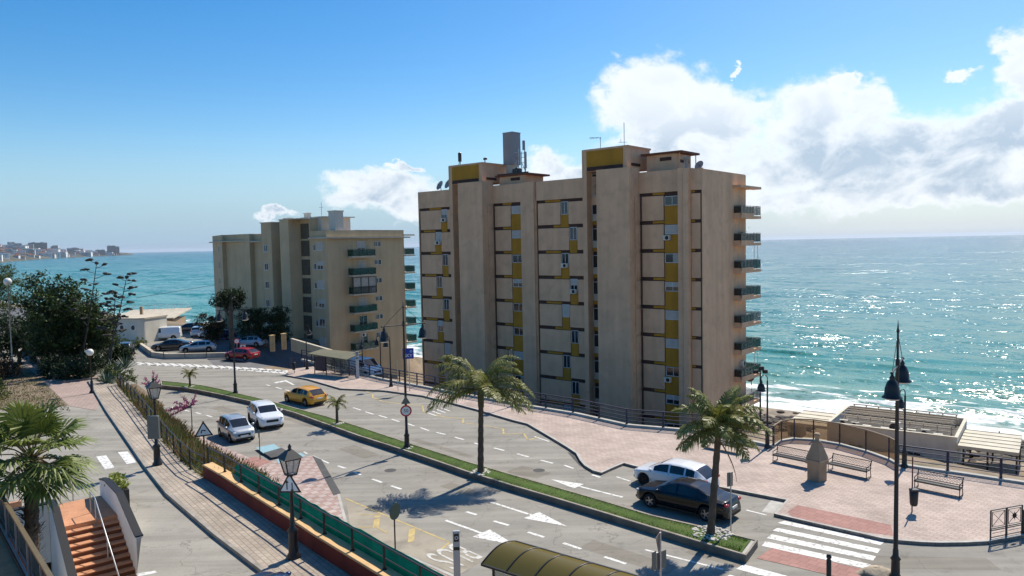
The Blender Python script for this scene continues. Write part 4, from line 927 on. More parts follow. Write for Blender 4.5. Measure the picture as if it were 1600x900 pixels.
struct('far_hills',mb,mat('far hillside scrub',(.06,.062,.042),.95,.5,.006,dirt=((.20,.17,.13),.010,.6)))
rr=random.Random(11)
kinds=[]
for k,(nm,w,dp,h,col,roofed,lab) in enumerate((('far_house',16,11,7,(.80,.79,.76),True,'small white house with tiled roof in the far town across the bay'),('far_house',22,12,8,(.72,.66,.58),True,'small beige house with tiled roof in the far town across the bay'),('far_apartments',34,13,13,(.82,.80,.77),False,'low white apartment row in the far town across the bay'),('far_apartments',20,15,22,(.55,.52,.5),False,'small grey apartment block in the far town across the bay'))):
    mb=MB(); mb.box(-w/2,-dp/2,-8,w/2,dp/2,h)
    if roofed: mb.add([(-w/2-.5,-dp/2-.5,h),(w/2+.5,-dp/2-.5,h),(w/2+.5,dp/2+.5,h),(-w/2-.5,dp/2+.5,h),(-w/4,0,h+3),(w/4,0,h+3)],[(0,1,5,4),(1,2,5),(2,3,4,5),(3,0,4)],1)
    else:
        mb.box(-w/2-.3,-dp/2-.3,h,w/2+.3,dp/2+.3,h+1,0)
    for z in range(1,int(h),3):
        for i in range(int(w/4)): mb.box(-w/2+1.2+i*4,-dp/2-.15,z,-w/2+3.4+i*4,-dp/2-.01,z+1.8,2)
    o=mb.build(nm,[mat(nm+' wall',col,.9,.1,.05),M['terradark'],M['glass']]); tag(o,lab,'house' if roofed else 'apartments','buildings of the far town'); kinds.append(o)
cnt=0
for i in range(288):
    u=-12+ (rr.random()**.85)*206; j=.03+.58*rr.random()**1.1
    p=hillpt(u,j); o=kinds[rr.choice((0,0,0,1,1,2,2,3))]
    if cnt>=4 or True: 
        c=o.copy(); COL.objects.link(c)
    c.location=(p.x,p.y,p.z); c.rotation_euler=(0,0,math.atan2(p.y,p.x)-R(90)+rr.uniform(-.5,.5)); s=rr.uniform(.9,1.5)*(1.5 if u>80 else 1.1); c.scale=(s,s,s); cnt+=1
for o in kinds: bpy.data.objects.remove(o)
hm=mat('hotel wall',(.34,.33,.33),.9,.1,.02)
def hotel(u,v0,v1,w,lab,rot=0):
    p=hillpt(u,.45 if u<150 else .08); hgt=(v1-v0)/F*p.y+6; mb=MB(); ww=w/F*p.y
    h=thing('hotel',lab,'hotel',(p.x,p.y,p.z),math.atan2(p.y,p.x)-R(90)+rot)
    mb.box(-ww/2,-9,-10,ww/2,9,hgt); mb.box(-ww*.32,-7,hgt,-ww*.12,7,hgt+4); mb.box(ww*.15,-7,hgt,ww*.3,7,hgt+4); w2=MB()
    for z in range(3,int(hgt)-2,4):
        for i in range(int(ww/6)): mb.box(-ww/2+1+i*6,-9.3,z,-ww/2+5+i*6,-9.01,z+2,1)
    mb.build('wall',[hm,M['glass']],h)
hotel(114,379.5,390,25,'long grey hotel slab on the hilltop of the far town'); hotel(182,385.5,398.5,12,'grey hotel tower near the tip of the far headland'); hotel(191,386.5,398,5,'slim pale hotel tower at the far tip beside the grey one',.3); hotel(165,387,394,13,'low grey hotel on the far headland left of the towers')
# ================================================================ PLANTS
def frond(mb,base,az,e0,Ln,droop,rr,nl=34,lw=.035,ll=.6,hang=.55,m=0):
    p=Vector(base); N=14; pts=[]; dirs=[]
    for i in range(N+1):
        t=i/N; e=e0-droop*t**1.35; d=Vector((math.cos(az)*math.cos(e),math.sin(az)*math.cos(e),math.sin(e)))
        pts.append(p.copy()); dirs.append(d); p=p+d*(Ln/N)
    mb.path(pts,[.035*(1-.8*i/N) for i in range(N+1)],5,1)
    for k in range(nl):
        t=.10+.9*k/nl; f=t*N; i=min(N-1,int(f)); q=pts[i].lerp(pts[i+1],f-i); d=dirs[i]
        side=d.cross(Vector((0,0,1)));
        if side.length<.1: side=Vector((-math.sin(az),math.cos(az),0))
        side.normalize(); l=ll*(math.sin(math.pi*min(1,t*.85+.16))**.7)*rr.uniform(.8,1.15)
        for s in (-1,1):
            v=(side*s*rr.uniform(.7,1)+d*.55+Vector((0,0,rr.uniform(-.15,.45)))).normalized()
            a=q+v*l*.5+Vector((0,0,-hang*l*.16)); b=q+v*l*.78+Vector((0,0,-hang*l*.85)); w=d*lw
            mb.add([q-w*.6,q+w*.6,a+w,b,a-w],[(0,1,2,4),(4,2,3)],0)
def trunk_mb(pts,r0,r1,rings=14,n=10):
    mb=MB(); P=[Vector(p) for p in pts]; out=[]; rad=[]
    for i in range(rings+1):
        t=i/rings; f=t*(len(P)-1); k=min(len(P)-2,int(f)); out.append(P[k].lerp(P[k+1],f-k)); rad.append(lerp(r0,r1,t)*(1.10 if i%2 else .94)*(1.3 if i==0 else 1))
    mb.path(out,rad,n,0); return mb
def feather_palm(label,loc,h,Ln,spec,seed,group=None,rt=.13,shaft=.7,ll=.62,nl=34,lean=(0,0),lw=.035):
    rr=random.Random(seed); t=thing('palm_tree',label,'palm tree',loc,0,group)
    trunk_mb([(0,0,-.05),(lean[0]*.5,lean[1]*.5,h*.5),(lean[0],lean[1],h)],rt,rt*.78).build('trunk',M['trunk'],t)
    mb=MB(); mb.path([(lean[0],lean[1],h-.05),(lean[0],lean[1],h+shaft*.5),(lean[0],lean[1],h+shaft)],[rt*.95,rt*1.1,rt*.5],9); mb.build('crownshaft',mat('palm crownshaft',(.08,.075,.03),.7,.3,5),t)
    mb=MB()
    for (az,e,l,dr) in spec: frond(mb,(lean[0],lean[1],h+shaft*.75),R(az)+rr.uniform(-.06,.06),R(e),Ln*l,R(dr),rr,nl,lw,ll*min(1,l+.1))
    mb.build('crown',[M['palmleaf'],M['palmdry']],t)
    return t
# big queen palm in the middle of the median
c=G(751,738,.33)
feather_palm('tall feathery palm standing in the middle of the road median',(c.x,c.y,.3),3.75,3.35,
 [(172,78,1.05,112),(12,76,1.0,108),(188,66,1.0,100),(30,68,.95,112),(178,-5,1.02,42),(192,12,1.0,70),(2,-10,1.0,38),(18,-16,.95,40),(-20,8,1.0,60),(170,62,.95,120),(195,70,.8,140),(182,28,1.05,95),(200,5,.75,70),(10,62,.9,115),(35,72,.75,120),(-5,30,1.05,100),(5,8,.95,75),(20,38,.9,100),(-30,0,.85,60),(100,55,.8,115),(-90,66,.85,135),(-75,40,.8,110),(225,45,.85,100),(300,20,.7,80),(-95,80,.7,140)],1,rt=.175,shaft=1.25,ll=.95,nl=40,lean=(.1,0),lw=.030)
c=G(1110,835,.33)
feather_palm('feathery palm at the right end of the median beside the black sedan',(c.x,c.y,.3),4.3,2.5,
 [(170,-12,.85,45),(10,-14,.9,45),(-60,-18,.8,40),(195,-8,.8,50),(30,80,.9,70),(160,82,.9,75),(175,55,.95,95),(200,25,.9,90),(165,15,.8,70),(5,55,.95,95),(-15,25,1.0,80),(20,40,.95,90),(15,10,.85,60),(-40,45,.9,90),(-70,60,.8,110),(-95,35,.85,95),(-120,50,.85,100),(60,60,.85,95),(90,45,.85,90),(120,62,.8,100),(40,75,.9,85),(150,78,.85,95),(-85,80,.8,100),(230,5,.7,60),(-50,5,.75,60),(-20,75,.9,80),(100,15,.7,60)],2,rt=.17,shaft=.55,ll=.78,nl=38,lean=(.35,.0),lw=.034)
mb=MB(); rr=random.Random(77); frond(mb,(c.x+.36,c.y-.1,.3+4.2),R(-30),R(-55),1.9,R(30),rr,26,.012,.16); 
tag(mb.build('dead_frond',[M['palmdry'],M['palmdry']]),'dead brown frond hanging from the palm beside the black sedan','frond')
sm=[(a,e,1,80) for a,e in ((0,30),(45,55),(90,25),(135,50),(180,30),(225,55),(270,25),(315,50),(20,70),(200,75),(110,5),(290,5),(160,0),(340,5))]
c=G(527,662,.33); feather_palm('small young palm on the median near the yellow car',(c.x,c.y,.3),1.35,.95,sm,3,rt=.11,shaft=.25,ll=.32,nl=20,lw=.022)
c=G(297,604,.33); feather_palm('tiny young palm on the far left end of the median',(c.x,c.y,.3),1.05,.95,sm,4,rt=.10,shaft=.2,ll=.30,nl=18,lw=.025)

# foreground fan palm
def fan_palm(label,loc,h,seed):
    rr=random.Random(seed); t=thing('fan_palm',label,'palm tree',loc)
    mb=trunk_mb([(0,0,0),(.05,0,h*.5),(.15,.1,h)],.2,.2,26,12)
    for i in range(260):                                   # old leaf bases
        z=h*(1-rr.random()**1.3*.75); a=rr.random()*6.28; r=.19; q=Vector((r*math.cos(a)+.1*z/h,r*math.sin(a),z)); o=Vector((math.cos(a),math.sin(a),rr.uniform(.3,1.2)))*rr.uniform(.12,.26); s=Vector((-math.sin(a),math.cos(a),0))*.05
        mb.add([q-s,q+s,q+o+s*.4,q+o-s*.4],[(0,1,2,3)],0)
    mb.build('trunk',M['trunk'],t)
    mb=MB(); top=Vector((.15,.1,h))
    for i in range(34):
        az=i*2.4+rr.uniform(-.3,.3); e=R(lerp(78,-38,(i/33)**.9)+rr.uniform(-6,6)); d=Vector((math.cos(az)*math.cos(e),math.sin(az)*math.cos(e),math.sin(e)))
        pl=rr.uniform(.8,1.15); p1=top+d*pl*.6; p2=p1+(d+Vector((0,0,-.25))).normalized()*pl*.5
        mb.path([top,p1,p2],[.03,.022,.016],5,1)
        ax=(p2-p1).normalized(); sd=ax.cross(Vector((0,0,1))).normalized(); nm=sd.cross(ax)
        K=26; rad=rr.uniform(.95,1.2)
        for k in range(K):
            th=R(-105+210*k/(K-1)); v=(ax*math.cos(th)+sd*math.sin(th)+nm*(.18*abs(math.sin(th))+.10*(k%2))).normalized(); l=rad*1.12*(1-.28*abs(th)/1.83)
            w=(-ax*math.sin(th)+sd*math.cos(th)); a=p2+v*l*.55; b=p2+v*l+Vector((0,0,-.20*l-.1*rr.random())); ww=w*.052
            mb.add([p2,a-ww,a+nm*.02,a+ww,b],[(0,1,2),(0,2,3),(1,4,2),(2,4,3)],0)
    mb.build('crown',[M['fanleaf'],M['palmdry']],t); return t
pf=D(52,690,23.5); fan_palm('large fan palm in the left foreground beside the crossing',(pf.x-.25,pf.y-.1,-.1),pf.z-.45,9)

tree_later=[]
# leafy trees
def crown_mb(mb,blobs,n,size,rr,up=.2,m=(0,)):
    tot=sum(b[1]**2 for b in blobs)
    for (c,r,fl) in blobs:
        k=int(n*r*r/tot); c=Vector(c)
        tw=[Vector((rr.gauss(0,1),rr.gauss(0,1),rr.gauss(0,1))).normalized()*r*rr.uniform(.55,1.08) for _ in range(max(4,k//26))]
        for i in range(k):
            q=rr.choice(tw); p=c+Vector((q.x,q.y,q.z*fl))+Vector((rr.gauss(0,1),rr.gauss(0,1),rr.gauss(0,.8)))*r*.16
            a=Vector((rr.gauss(0,1),rr.gauss(0,1),rr.gauss(0,1)+up)).normalized()*size*rr.uniform(.6,1.3); b=a.cross(Vector((rr.gauss(0,1),rr.gauss(0,1),rr.gauss(0,1)))).normalized()*a.length*.38
            mb.add([p-a*.5,p+b*.5,p+a*.5,p-b*.5],[(0,1,2,3)],rr.choice(m))
def tree(label,loc,blobs,n,size,th,seed,mats,name='leafy_tree',cat='tree',group=None,trunk_r=.2,limbs=5):
    rr=random.Random(seed); t=thing(name,label,cat,loc,0,group); mb=MB()
    mb.path([(0,0,-.1),(rr.uniform(-.15,.15),rr.uniform(-.15,.15),th*.5),(0,0,th)],[trunk_r*1.3,trunk_r,trunk_r*.8],8)
    for b in blobs[:limbs]: c=Vector(b[0]); mb.path([(0,0,th*.8),c*.5+Vector((0,0,th*.4)),c],[trunk_r*.6,trunk_r*.4,trunk_r*.12],6)
    mb.build('trunk',M['bark'],t); mb=MB(); crown_mb(mb,blobs,n,size,rr,m=tuple(range(len(mats)))); mb.build('crown',mats,t); return t
def bl(rr,cx,cy,cz,rx,ry,rz,n,r0,r1):
    o=[]
    for i in range(n):
        v=Vector((rr.gauss(0,1),rr.gauss(0,1),rr.gauss(0,1))).normalized()*rr.uniform(.35,.85); o.append(((cx+v.x*rx,cy+v.y*ry,cz+v.z*rz),rr.uniform(r0,r1),.85))
    return o
rr=random.Random(21)
LK=[M['leafdark']]
for u,v,rx,h_,lab in ((70,566,2.6,1.6,'dark shrub under the big tree beside the path steps'),(112,572,2.4,1.5,'dark shrub beneath the left side of the smaller dark tree'),(150,580,2.2,1.3,'dark shrub behind the black post globe lamp'),(92,590,1.6,1.2,'low dark shrub among the path steps'),(126,592,1.6,1.1,'low dark shrub left of the black post globe lamp'),(22,553,2.8,1.9,'dark shrub under the slim globe lamp at the left edge'),(190,566,1.5,1.0,'dark shrub left of the dark parked car')):
    b=G(u,v,ZU); tree_later.append((lab,(b.x,b.y,ZU),bl(rr,0,0,h_*.7,rx,rx*.8,h_*.75,10,.7,1.1),3800,.24,.4,int(u)+50,LK,'bush','bush'))  # understory shrubs, more of them added to keep the path steps in shadow
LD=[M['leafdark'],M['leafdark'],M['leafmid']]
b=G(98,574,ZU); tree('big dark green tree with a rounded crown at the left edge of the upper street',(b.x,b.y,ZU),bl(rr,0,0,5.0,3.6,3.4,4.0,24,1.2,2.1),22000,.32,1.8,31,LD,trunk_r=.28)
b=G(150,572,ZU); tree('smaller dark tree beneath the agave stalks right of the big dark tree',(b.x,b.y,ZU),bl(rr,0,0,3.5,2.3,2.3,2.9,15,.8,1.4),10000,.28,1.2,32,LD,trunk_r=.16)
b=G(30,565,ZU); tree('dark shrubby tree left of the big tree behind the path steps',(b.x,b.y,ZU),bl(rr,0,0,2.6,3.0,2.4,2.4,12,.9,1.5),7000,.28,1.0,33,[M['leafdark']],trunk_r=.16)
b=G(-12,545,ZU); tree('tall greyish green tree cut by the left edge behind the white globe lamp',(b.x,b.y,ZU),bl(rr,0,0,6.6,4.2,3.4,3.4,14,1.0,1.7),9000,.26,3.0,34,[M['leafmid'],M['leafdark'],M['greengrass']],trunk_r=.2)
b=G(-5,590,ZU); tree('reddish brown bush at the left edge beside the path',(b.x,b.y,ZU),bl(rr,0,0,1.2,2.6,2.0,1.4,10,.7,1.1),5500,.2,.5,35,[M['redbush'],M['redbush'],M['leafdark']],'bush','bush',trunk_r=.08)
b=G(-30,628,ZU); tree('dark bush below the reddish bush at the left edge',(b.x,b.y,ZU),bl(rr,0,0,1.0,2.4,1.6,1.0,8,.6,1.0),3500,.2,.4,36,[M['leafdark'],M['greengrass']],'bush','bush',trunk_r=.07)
b=G(185,592,ZU); tree('low green shrub around the agave rosettes beside the railing',(b.x,b.y,ZU-.4),bl(rr,0,0,.7,1.7,1.4,.8,9,.5,.8),3000,.18,.3,37,[M['leafmid'],M['greengrass'],M['leafdark']],'bush','bush',trunk_r=.05)
b=G(205,543,0); tree('low yellow green shrub against the white pavilion wall',(b.x,b.y,0),bl(rr,0,0,.6,2.0,1.0,.6,8,.4,.7),2200,.2,.3,38,[M['greengrass'],M['leafmid']],'bush','bush',trunk_r=.05)
b=G(362,544,0); tree('dark flat topped tree in front of the lower apartment block',(b.x,b.y,0),bl(rr,0,0,6.6,1.9,1.9,1.2,9,.9,1.3),6000,.3,4.8,39,[M['leafdark']],trunk_r=.22)
b=G(331,535,0); tree('round dark bush left of the lower apartment block',(b.x,b.y,0),bl(rr,0,0,2.7,1.6,1.6,2.0,9,.9,1.3),5000,.3,1.0,40,[M['leafdark'],M['leafdark'],M['redbush']],trunk_r=.14)
b=G(415,540,0); tree('wide dark ficus hedge before the entrance of the lower apartment block',(b.x,b.y,0),[((x,y,z),1.25,.9) for x in (-2.6,-1.3,0,1.3,2.4) for y in (0,) for z in (1.4,3.0,4.1)],11000,.3,1.2,41,[M['leafdark']],'hedge','hedge',trunk_r=.2)
for a_ in tree_later: tree(*a_,trunk_r=.07)
# agaves
def agave(label,loc,n,L,seed,group='agave rosettes by the upper railing',m='agave'):
    rr=random.Random(seed); mb=MB()
    for i in range(n):
        az=i*2.39996; e=R(lerp(80,12,i/n)+rr.uniform(-6,6)); d=Vector((math.cos(az)*math.cos(e),math.sin(az)*math.cos(e),math.sin(e))); s=Vector((-math.sin(az),math.cos(az),0)); l=L*rr.uniform(.75,1.1); dr=Vector((0,0,-.14*l))
        up=d.cross(s)*-.03
        mb.add([s*-.05,s*.05,d*l*.45+s*.09+dr*.3,d*l+dr,d*l*.45-s*.09+dr*.3,d*l*.4+up],[(0,1,5),(1,2,5),(2,3,5),(3,4,5),(4,0,5)])
    o=mb.build('agave',M[m]); o.location=loc; return tag(o,label,'agave',group)
for u,v,n,L,lab in ((182,585,40,1.9,'large grey green agave rosette left of the railing start'),(168,600,34,1.5,'agave rosette beside the black globe lamp'),(196,575,34,1.7,'agave rosette nearest the dark parked car by the pavilion'),(128,585,30,1.6,'agave rosette in the shade under the smaller dark tree')):
    b=G(u,v,ZU); agave(lab,(b.x,b.y,ZU-.1),n,L,u)
def stalk(label,base,top,seed,n=13):
    rr=random.Random(seed); b,t=Vector(base),Vector(top); mb=MB(); mb.path([b,b.lerp(t,.5)+Vector((.12,0,0)),t],[.09,.06,.025],7)
    ln=(t-b).length
    for i in range(n):
        f=.42+.58*i/(n-1); p=b.lerp(t,f)+Vector((.12*math.sin(f*3.14),0,0)); s=1 if i%2 else -1; L=ln*.17*(1.12-f*.75); az=rr.uniform(-.9,.9)+(0 if s>0 else math.pi); e=p+Vector((math.cos(az)*L,math.sin(az)*L,L*.45))
        mb.path([p,p.lerp(e,.6)+Vector((0,0,-.05)),e],[.03,.025,.02],5)
        for k in range(7): mb.ball(e+Vector((rr.gauss(0,.18),rr.gauss(0,.16),rr.uniform(-.04,.12))),rr.uniform(.10,.17),6,0,4,(1.3,1.2,.55))
    mb.ball(t,.2,6,0,4,(1,1,.8))
    tag(mb.build('agave_stalk',M['stalk']),label,'agave stalk','agave flower stalks')
b=G(124,580,ZU); stalk('taller dry agave flower stalk standing behind the smaller dark tree',b,D(151,411,b.y),1)
b=G(163,582,ZU); stalk('dry agave flower stalk leaning right in front of the beach bar',b,D(198,433,b.y),2,16)
b=G(170,584,ZU); stalk('shorter dry agave flower stalk between the other two',b,D(180,462,b.y),3,11)
# dry grass and weeds on the bank between the railing and the lower pavement
mb=MB(); rr=random.Random(13)
bank=[(G(183,602,ZU),G(238,648,.2)),(G(206,628,ZU),G(262,660,.2)),(G(226,654,ZU),G(285,680,.2)),(G(264,703,ZU),G(320,712,.2)),(G(318,748,ZU),G(352,728,.2)),(G(352,765,ZU-.2),G(392,750,.2)),(G(378,786,ZU-.4),G(420,772,.2)),(G(411,806,ZU-.5),G(440,790,.2)),(G(440,822,ZU-.7),G(460,806,.2))]
for i in range(15000):
    f=rr.random()**.9*(len(bank)-1); k=min(len(bank)-2,int(f)); a=bank[k][0].lerp(bank[k+1][0],f-k); c=bank[k][1].lerp(bank[k+1][1],f-k); s=rr.random(); p=a.lerp(c,s); p.z=lerp(a.z,.1,min(1,s*1.1))
    patchy=math.sin(p.x*1.7)+math.sin(p.y*1.3+p.x)+rr.gauss(0,.5)
    h=rr.uniform(.35,1.0)*(.55 if patchy<-.5 else 1.15); az=rr.random()*6.28; ln=rr.uniform(.05,.5); w=.028; dx,dy=math.cos(az+1.57)*w,math.sin(az+1.57)*w
    m=(0 if rr.random()<.75 else 1) if patchy>.1 else (1 if rr.random()<.75 else 0 if rr.random()<.7 else 2)
    q=p+Vector((math.cos(az)*ln,math.sin(az)*ln,h))
    mb.add([(p.x-dx,p.y-dy,p.z),(p.x+dx,p.y+dy,p.z),(p.x+dx*.7+(q.x-p.x)*.4,p.y+dy*.7+(q.y-p.y)*.4,p.z+h*.6),tuple(q)],[(0,1,2,3)],m)
for i in range(84):
    f=.4+rr.random()*(len(bank)-2.2); k=min(len(bank)-2,int(f)); a=bank[k][0].lerp(bank[k+1][0],f-k); c=bank[k][1].lerp(bank[k+1][1],f-k); s=rr.uniform(.25,1.0); p=a.lerp(c,s); p.z=lerp(a.z,.1,min(1,s*1.1))+.2; r_=rr.uniform(.5,1.0); mm=rr.choice((0,0,0,1,1,2)) 
    for j in range(260):
        v=Vector((rr.gauss(0,1),rr.gauss(0,1),abs(rr.gauss(0,1)))).normalized()*r_*rr.uniform(.5,1.05); q=p+Vector((v.x,v.y,v.z*.9)); d_=(v+Vector((rr.gauss(0,.3),rr.gauss(0,.3),.5))).normalized()*rr.uniform(.12,.3); w_=d_.orthogonal().normalized()*.025
        mb.add([q-w_,q+w_,q+d_],[(0,1,2)],mm if rr.random()<.7 else rr.choice((0,1)))
tag(mb.build('dry_grass',[M['drygrass'],M['greengrass'],M['redbush']]),'dry tan and green grass growing on the bank below the railing','grass',kind='stuff')
mb=MB()
for i in range(3200):
    u=rr.uniform(-20,110); v=rr.uniform(575,642); 
    if not (v>560+.0*u and u<40+ (v-570)*1.0): continue
    p=G(u,v,ZU); h=rr.uniform(.04,.13); az=rr.random()*6.28; w=.03
    mb.add([(p.x-w,p.y,ZU-.01),(p.x+w,p.y,ZU-.01),(p.x+math.cos(az)*.1,p.y+math.sin(az)*.1,ZU+h)],[(0,1,2)],rr.choice((0,1,1)))
tag(mb.build('verge_grass',[M['drygrass'],M['greengrass']]),'patchy dry grass on the verge beside the pink path','grass',kind='stuff')
# pink flowering saplings
def blossom(label,loc,tips,seed):
    rr=random.Random(seed); t=thing('judas_tree',label,'tree',loc,0,'pink flowering saplings'); mb=MB(); mf=MB(); h=1.9
    mb.path([(0,0,0),(.03,0,h*.5),(0,0,h)],[.045,.035,.03],6)
    for (x,y,z) in tips:
        e=Vector((x,y,z)); mid=Vector((x*.45,y*.45,lerp(h,z,.4)-.05)); mb.path([(0,0,h*.95),mid,e],[.025,.018,.006],5)
        for k in range(60):
            f=rr.uniform(.25,1); p=(Vector((0,0,h)).lerp(mid,f*2) if f<.5 else mid.lerp(e,f*2-1))+Vector((rr.gauss(0,.06),rr.gauss(0,.06),rr.gauss(0,.06))); a=Vector((rr.gauss(0,1),rr.gauss(0,1),rr.gauss(0,1))).normalized()*.055; c=a.orthogonal().normalized()*.05
            mf.add([p-a,p-c,p+a,p+c],[(0,1,2,3)])
    mb.build('trunk',M['bark'],t); mf.build('blossom',M['pink'],t)
b=G(300,674,.14); blossom('pink flowering sapling on the lower pavement behind the warning sign',(b.x,b.y,.14),[(-1.9,-.6,1.0),(-1.5,-.2,1.6),(-1.2,.1,2.1),(-.6,0,2.6),(.3,.2,2.7),(-1.9,.3,1.5),(-.9,-.6,1.9),(.5,-.3,2.3),(-2.2,-.9,.7)],1)
b=G(240,640,.14); blossom('pink flowering sapling on the bank near the far end of the median',(b.x,b.y,.14),[(-.6,0,2.6),(.4,.1,2.8),(.0,.3,3.1),(.7,-.2,2.5),(-.9,.2,2.2)],2)
# ================================================================ STREET FURNITURE
BLK=M['black']
def bell(par,c,r=.3,h=.55,name='lamp_head'):
    mb=MB(); x,y,z=c
    mb.lathe([(.03,.28),(.05,.2),(.10,.12),(.07,.06),(.16,-.02),(.20,-.12),(.24,-.25),(r*1.05,-h*.72),(r*1.35,-h*.82),(r*1.38,-h*.86)],(x,y,z),14)
    o=mb.build(name,BLK,par); mb=MB(); mb.lathe([(r*1.2,-h*.862),(r*.9,-h*.95),(r*.3,-h*1.0)],(x,y,z),14); mb.build('bulb_cover',M['frame'],o); return o
def base_prof(k=1): return [(.22*k,0),(.22*k,.12),(.16*k,.2),(.15*k,.75),(.19*k,.8),(.11*k,.92),(.10*k,1.15)]
def double_lamp(label,loc,rz,H,hb,arm,grp='tall double arm street lamps'):
    t=thing('street_lamp',label,'street lamp',loc,rz,grp); mb=MB()
    mb.lathe(base_prof()+[(.085,1.2),(.07,H*.55),(.055,hb),(.075,hb+.02),(.075,hb+.3),(.045,hb+.35),(.035,H-.5),(.055,H-.42),(.03,H-.3),(.005,H)],(0,0,0),12); mb.build('pole',BLK,t)
    mb=MB(); mb.tube((-arm-.12,0,hb+.1),(arm+.12,0,hb+.1),.035); 
    for s in (-1,1): mb.tube((s*arm,0,hb+.12),(s*.03,0,hb+1.25),.014,.014,5); mb.ball((s*(arm+.14),0,hb+.1),.06,8,0,6)
    mb.build('arm',BLK,t)
    for s in (-1,1): bell(t,(s*arm,0,hb-.2),.25,.70)
    return t
def facing(a,b): return math.atan2(b.y-a.y,b.x-a.x)
c=G(636,699,.33); double_lamp('tall double arm lamp on the median carrying the round speed limit sign',(c.x,c.y,.3),R(36),ZAT(470,c)-.3,ZAT(510,c)-.3,1.35); LAMP1=c
c=G(368,614,.33); double_lamp('tall double arm lamp on the far median before the red car',(c.x,c.y,.3),R(20),ZAT(459,c)-.3,ZAT(486,c)-.3,1.05)
c=G(1399,903,.05); double_lamp('tall double arm lamp at the right foreground edge of the plaza',(c.x,c.y,.0),R(57),ZAT(500,c),8.1,1.75); LAMP3=c
def hook_lamp(label,loc,rz,H,grp='hooked plaza lamps with bell shades'):
    t=thing('plaza_lamp',label,'street lamp',loc,rz,grp); mb=MB()
    mb.lathe(base_prof(.85)+[(.06,1.3),(.05,H-.35)],(0,0,0),10); r=.19
    mb.path([(0,0,H-.36)]+[(-r+r*math.cos(a),0,H-r+r*math.sin(a)) for a in [math.pi*i/8 for i in range(9)]]+[(-2*r,0,H-.42)],.028,6); mb.build('pole',BLK,t)
    bell(t,(-2*r,0,H-.55),.21,.5); return t
for (u,v,vt,rz,lab) in ((1199,700,586,0,'bell shaded lamp at the left end of the curved glass railing'),(1413,730,608,20,'bell shaded lamp just behind the tall right foreground lamp'),(611,604,525,0,'bell shaded lamp behind the blue advertising panel by the railing'),(480,577,508,160,'bell shaded lamp at the left end of the bus island'),(567,583,530,90,'bell shaded lamp beside the white van'),(803,634,546,0,'bell shaded lamp behind the tall median palm')):
    c=G(u,v,.14); hook_lamp(lab,(c.x,c.y,.14),R(rz),ZAT(vt,c)-.14)
c=G(595,575,-.1); hook_lamp('bell shaded lamp beyond the railing before the lower apartment block',(c.x,c.y,-1.0),0,ZAT(525,c)+1.0)
# flood light mast on the beach slope
c=D(1188,650,70); t=thing('floodlight_mast','slender mast with two floodlights behind the plaza railing','floodlight',(c.x,c.y,-5)); zt=ZAT(578,c)+5
mb=MB(); mb.lathe([(.1,0),(.06,zt)],(0,0,0),8); mb.bar((-.5,0,zt-.1),(.5,0,zt-.1),.06,.06); mb.build('pole',BLK,t)
for x in (-.45,.1,.45):
    mb=MB(); mb.bevbox(x-.22,-.2,zt-.32 if x!=.1 else zt,x+.22,.15,zt+.02 if x!=.1 else zt+.35,.04); mb.build('floodlight',BLK,t)
# lantern lamps
def lantern(label,loc,H,grp='black lantern lamps on the upper pavement'):
    t=thing('lantern_lamp',label,'street lamp',loc,R(40),grp); mb=MB(); h=H-1.0
    mb.lathe([(.24,0),(.24,.1),(.17,.2),(.15,.9),(.2,.98),(.09,1.1),(.07,1.6),(.055,h-.25),(.09,h-.2),(.04,h-.1),(.12,h)],(0,0,0),12); mb.build('pole',BLK,t)
    mb=MB(); r0,r1=.15,.27; z0,z1=h+.02,h+.58
    for s in ((1,1),(1,-1),(-1,-1),(-1,1)): mb.bar((s[0]*r0,s[1]*r0,z0),(s[0]*r1,s[1]*r1,z1),.035,.035)
    for a,z in ((r0,z0),(r1,z1)):
        for p,q in (((-a,-a),(a,-a)),((a,-a),(a,a)),((a,a),(-a,a)),((-a,a),(-a,-a))): mb.bar((*p,z),(*q,z),.04,.04)
    rr_=.34; mb.add([(-rr_,-rr_,z1+.03),(rr_,-rr_,z1+.03),(rr_,rr_,z1+.03),(-rr_,rr_,z1+.03),(-.1,-.1,z1+.28),(.1,-.1,z1+.28),(.1,.1,z1+.28),(-.1,.1,z1+.28)],[(3,2,1,0),(4,5,6,7),(0,1,5,4),(1,2,6,5),(2,3,7,6),(3,0,4,7)])
    mb.lathe([(.1,z1+.28),(.05,z1+.34),(.07,z1+.4),(.015,z1+.5)],(0,0,0),8); mb.build('lantern',BLK,t)
    mb=MB(); a,b=r0-.01,r1-.01; mb.add([(-a,-a,z0+.03),(a,-a,z0+.03),(a,a,z0+.03),(-a,a,z0+.03),(-b,-b,z1-.03),(b,-b,z1-.03),(b,b,z1-.03),(-b,b,z1-.03)],[(0,1,5,4),(1,2,6,5),(2,3,7,6),(3,0,4,7)]); mb.build('glass',glassmat('lantern glass',(.5,.5,.48),.2,.5),t); return t
c=G(246,727,ZU+.1); lantern('lantern lamp with a grey cabinet on its pole beside the upper crossing',(c.x,c.y,ZU+.1),ZAT(592,c)-ZU-.1); L1=c
mb=MB(); z=ZAT(665,c); mb.bevbox(c.x-.28,c.y-.3,z-.6,c.x+.28,c.y-.12,z+.55,.02); tag(mb.build('notice_board',M['signback']),'grey notice board fixed on the lantern lamp by the upper crossing','notice board')
c=G(459,872,ZU+.1); lantern('lantern lamp beside the triangular two way traffic sign in the foreground',(c.x,c.y,ZU+.1),ZAT(697,c)-ZU-.1); L2=c
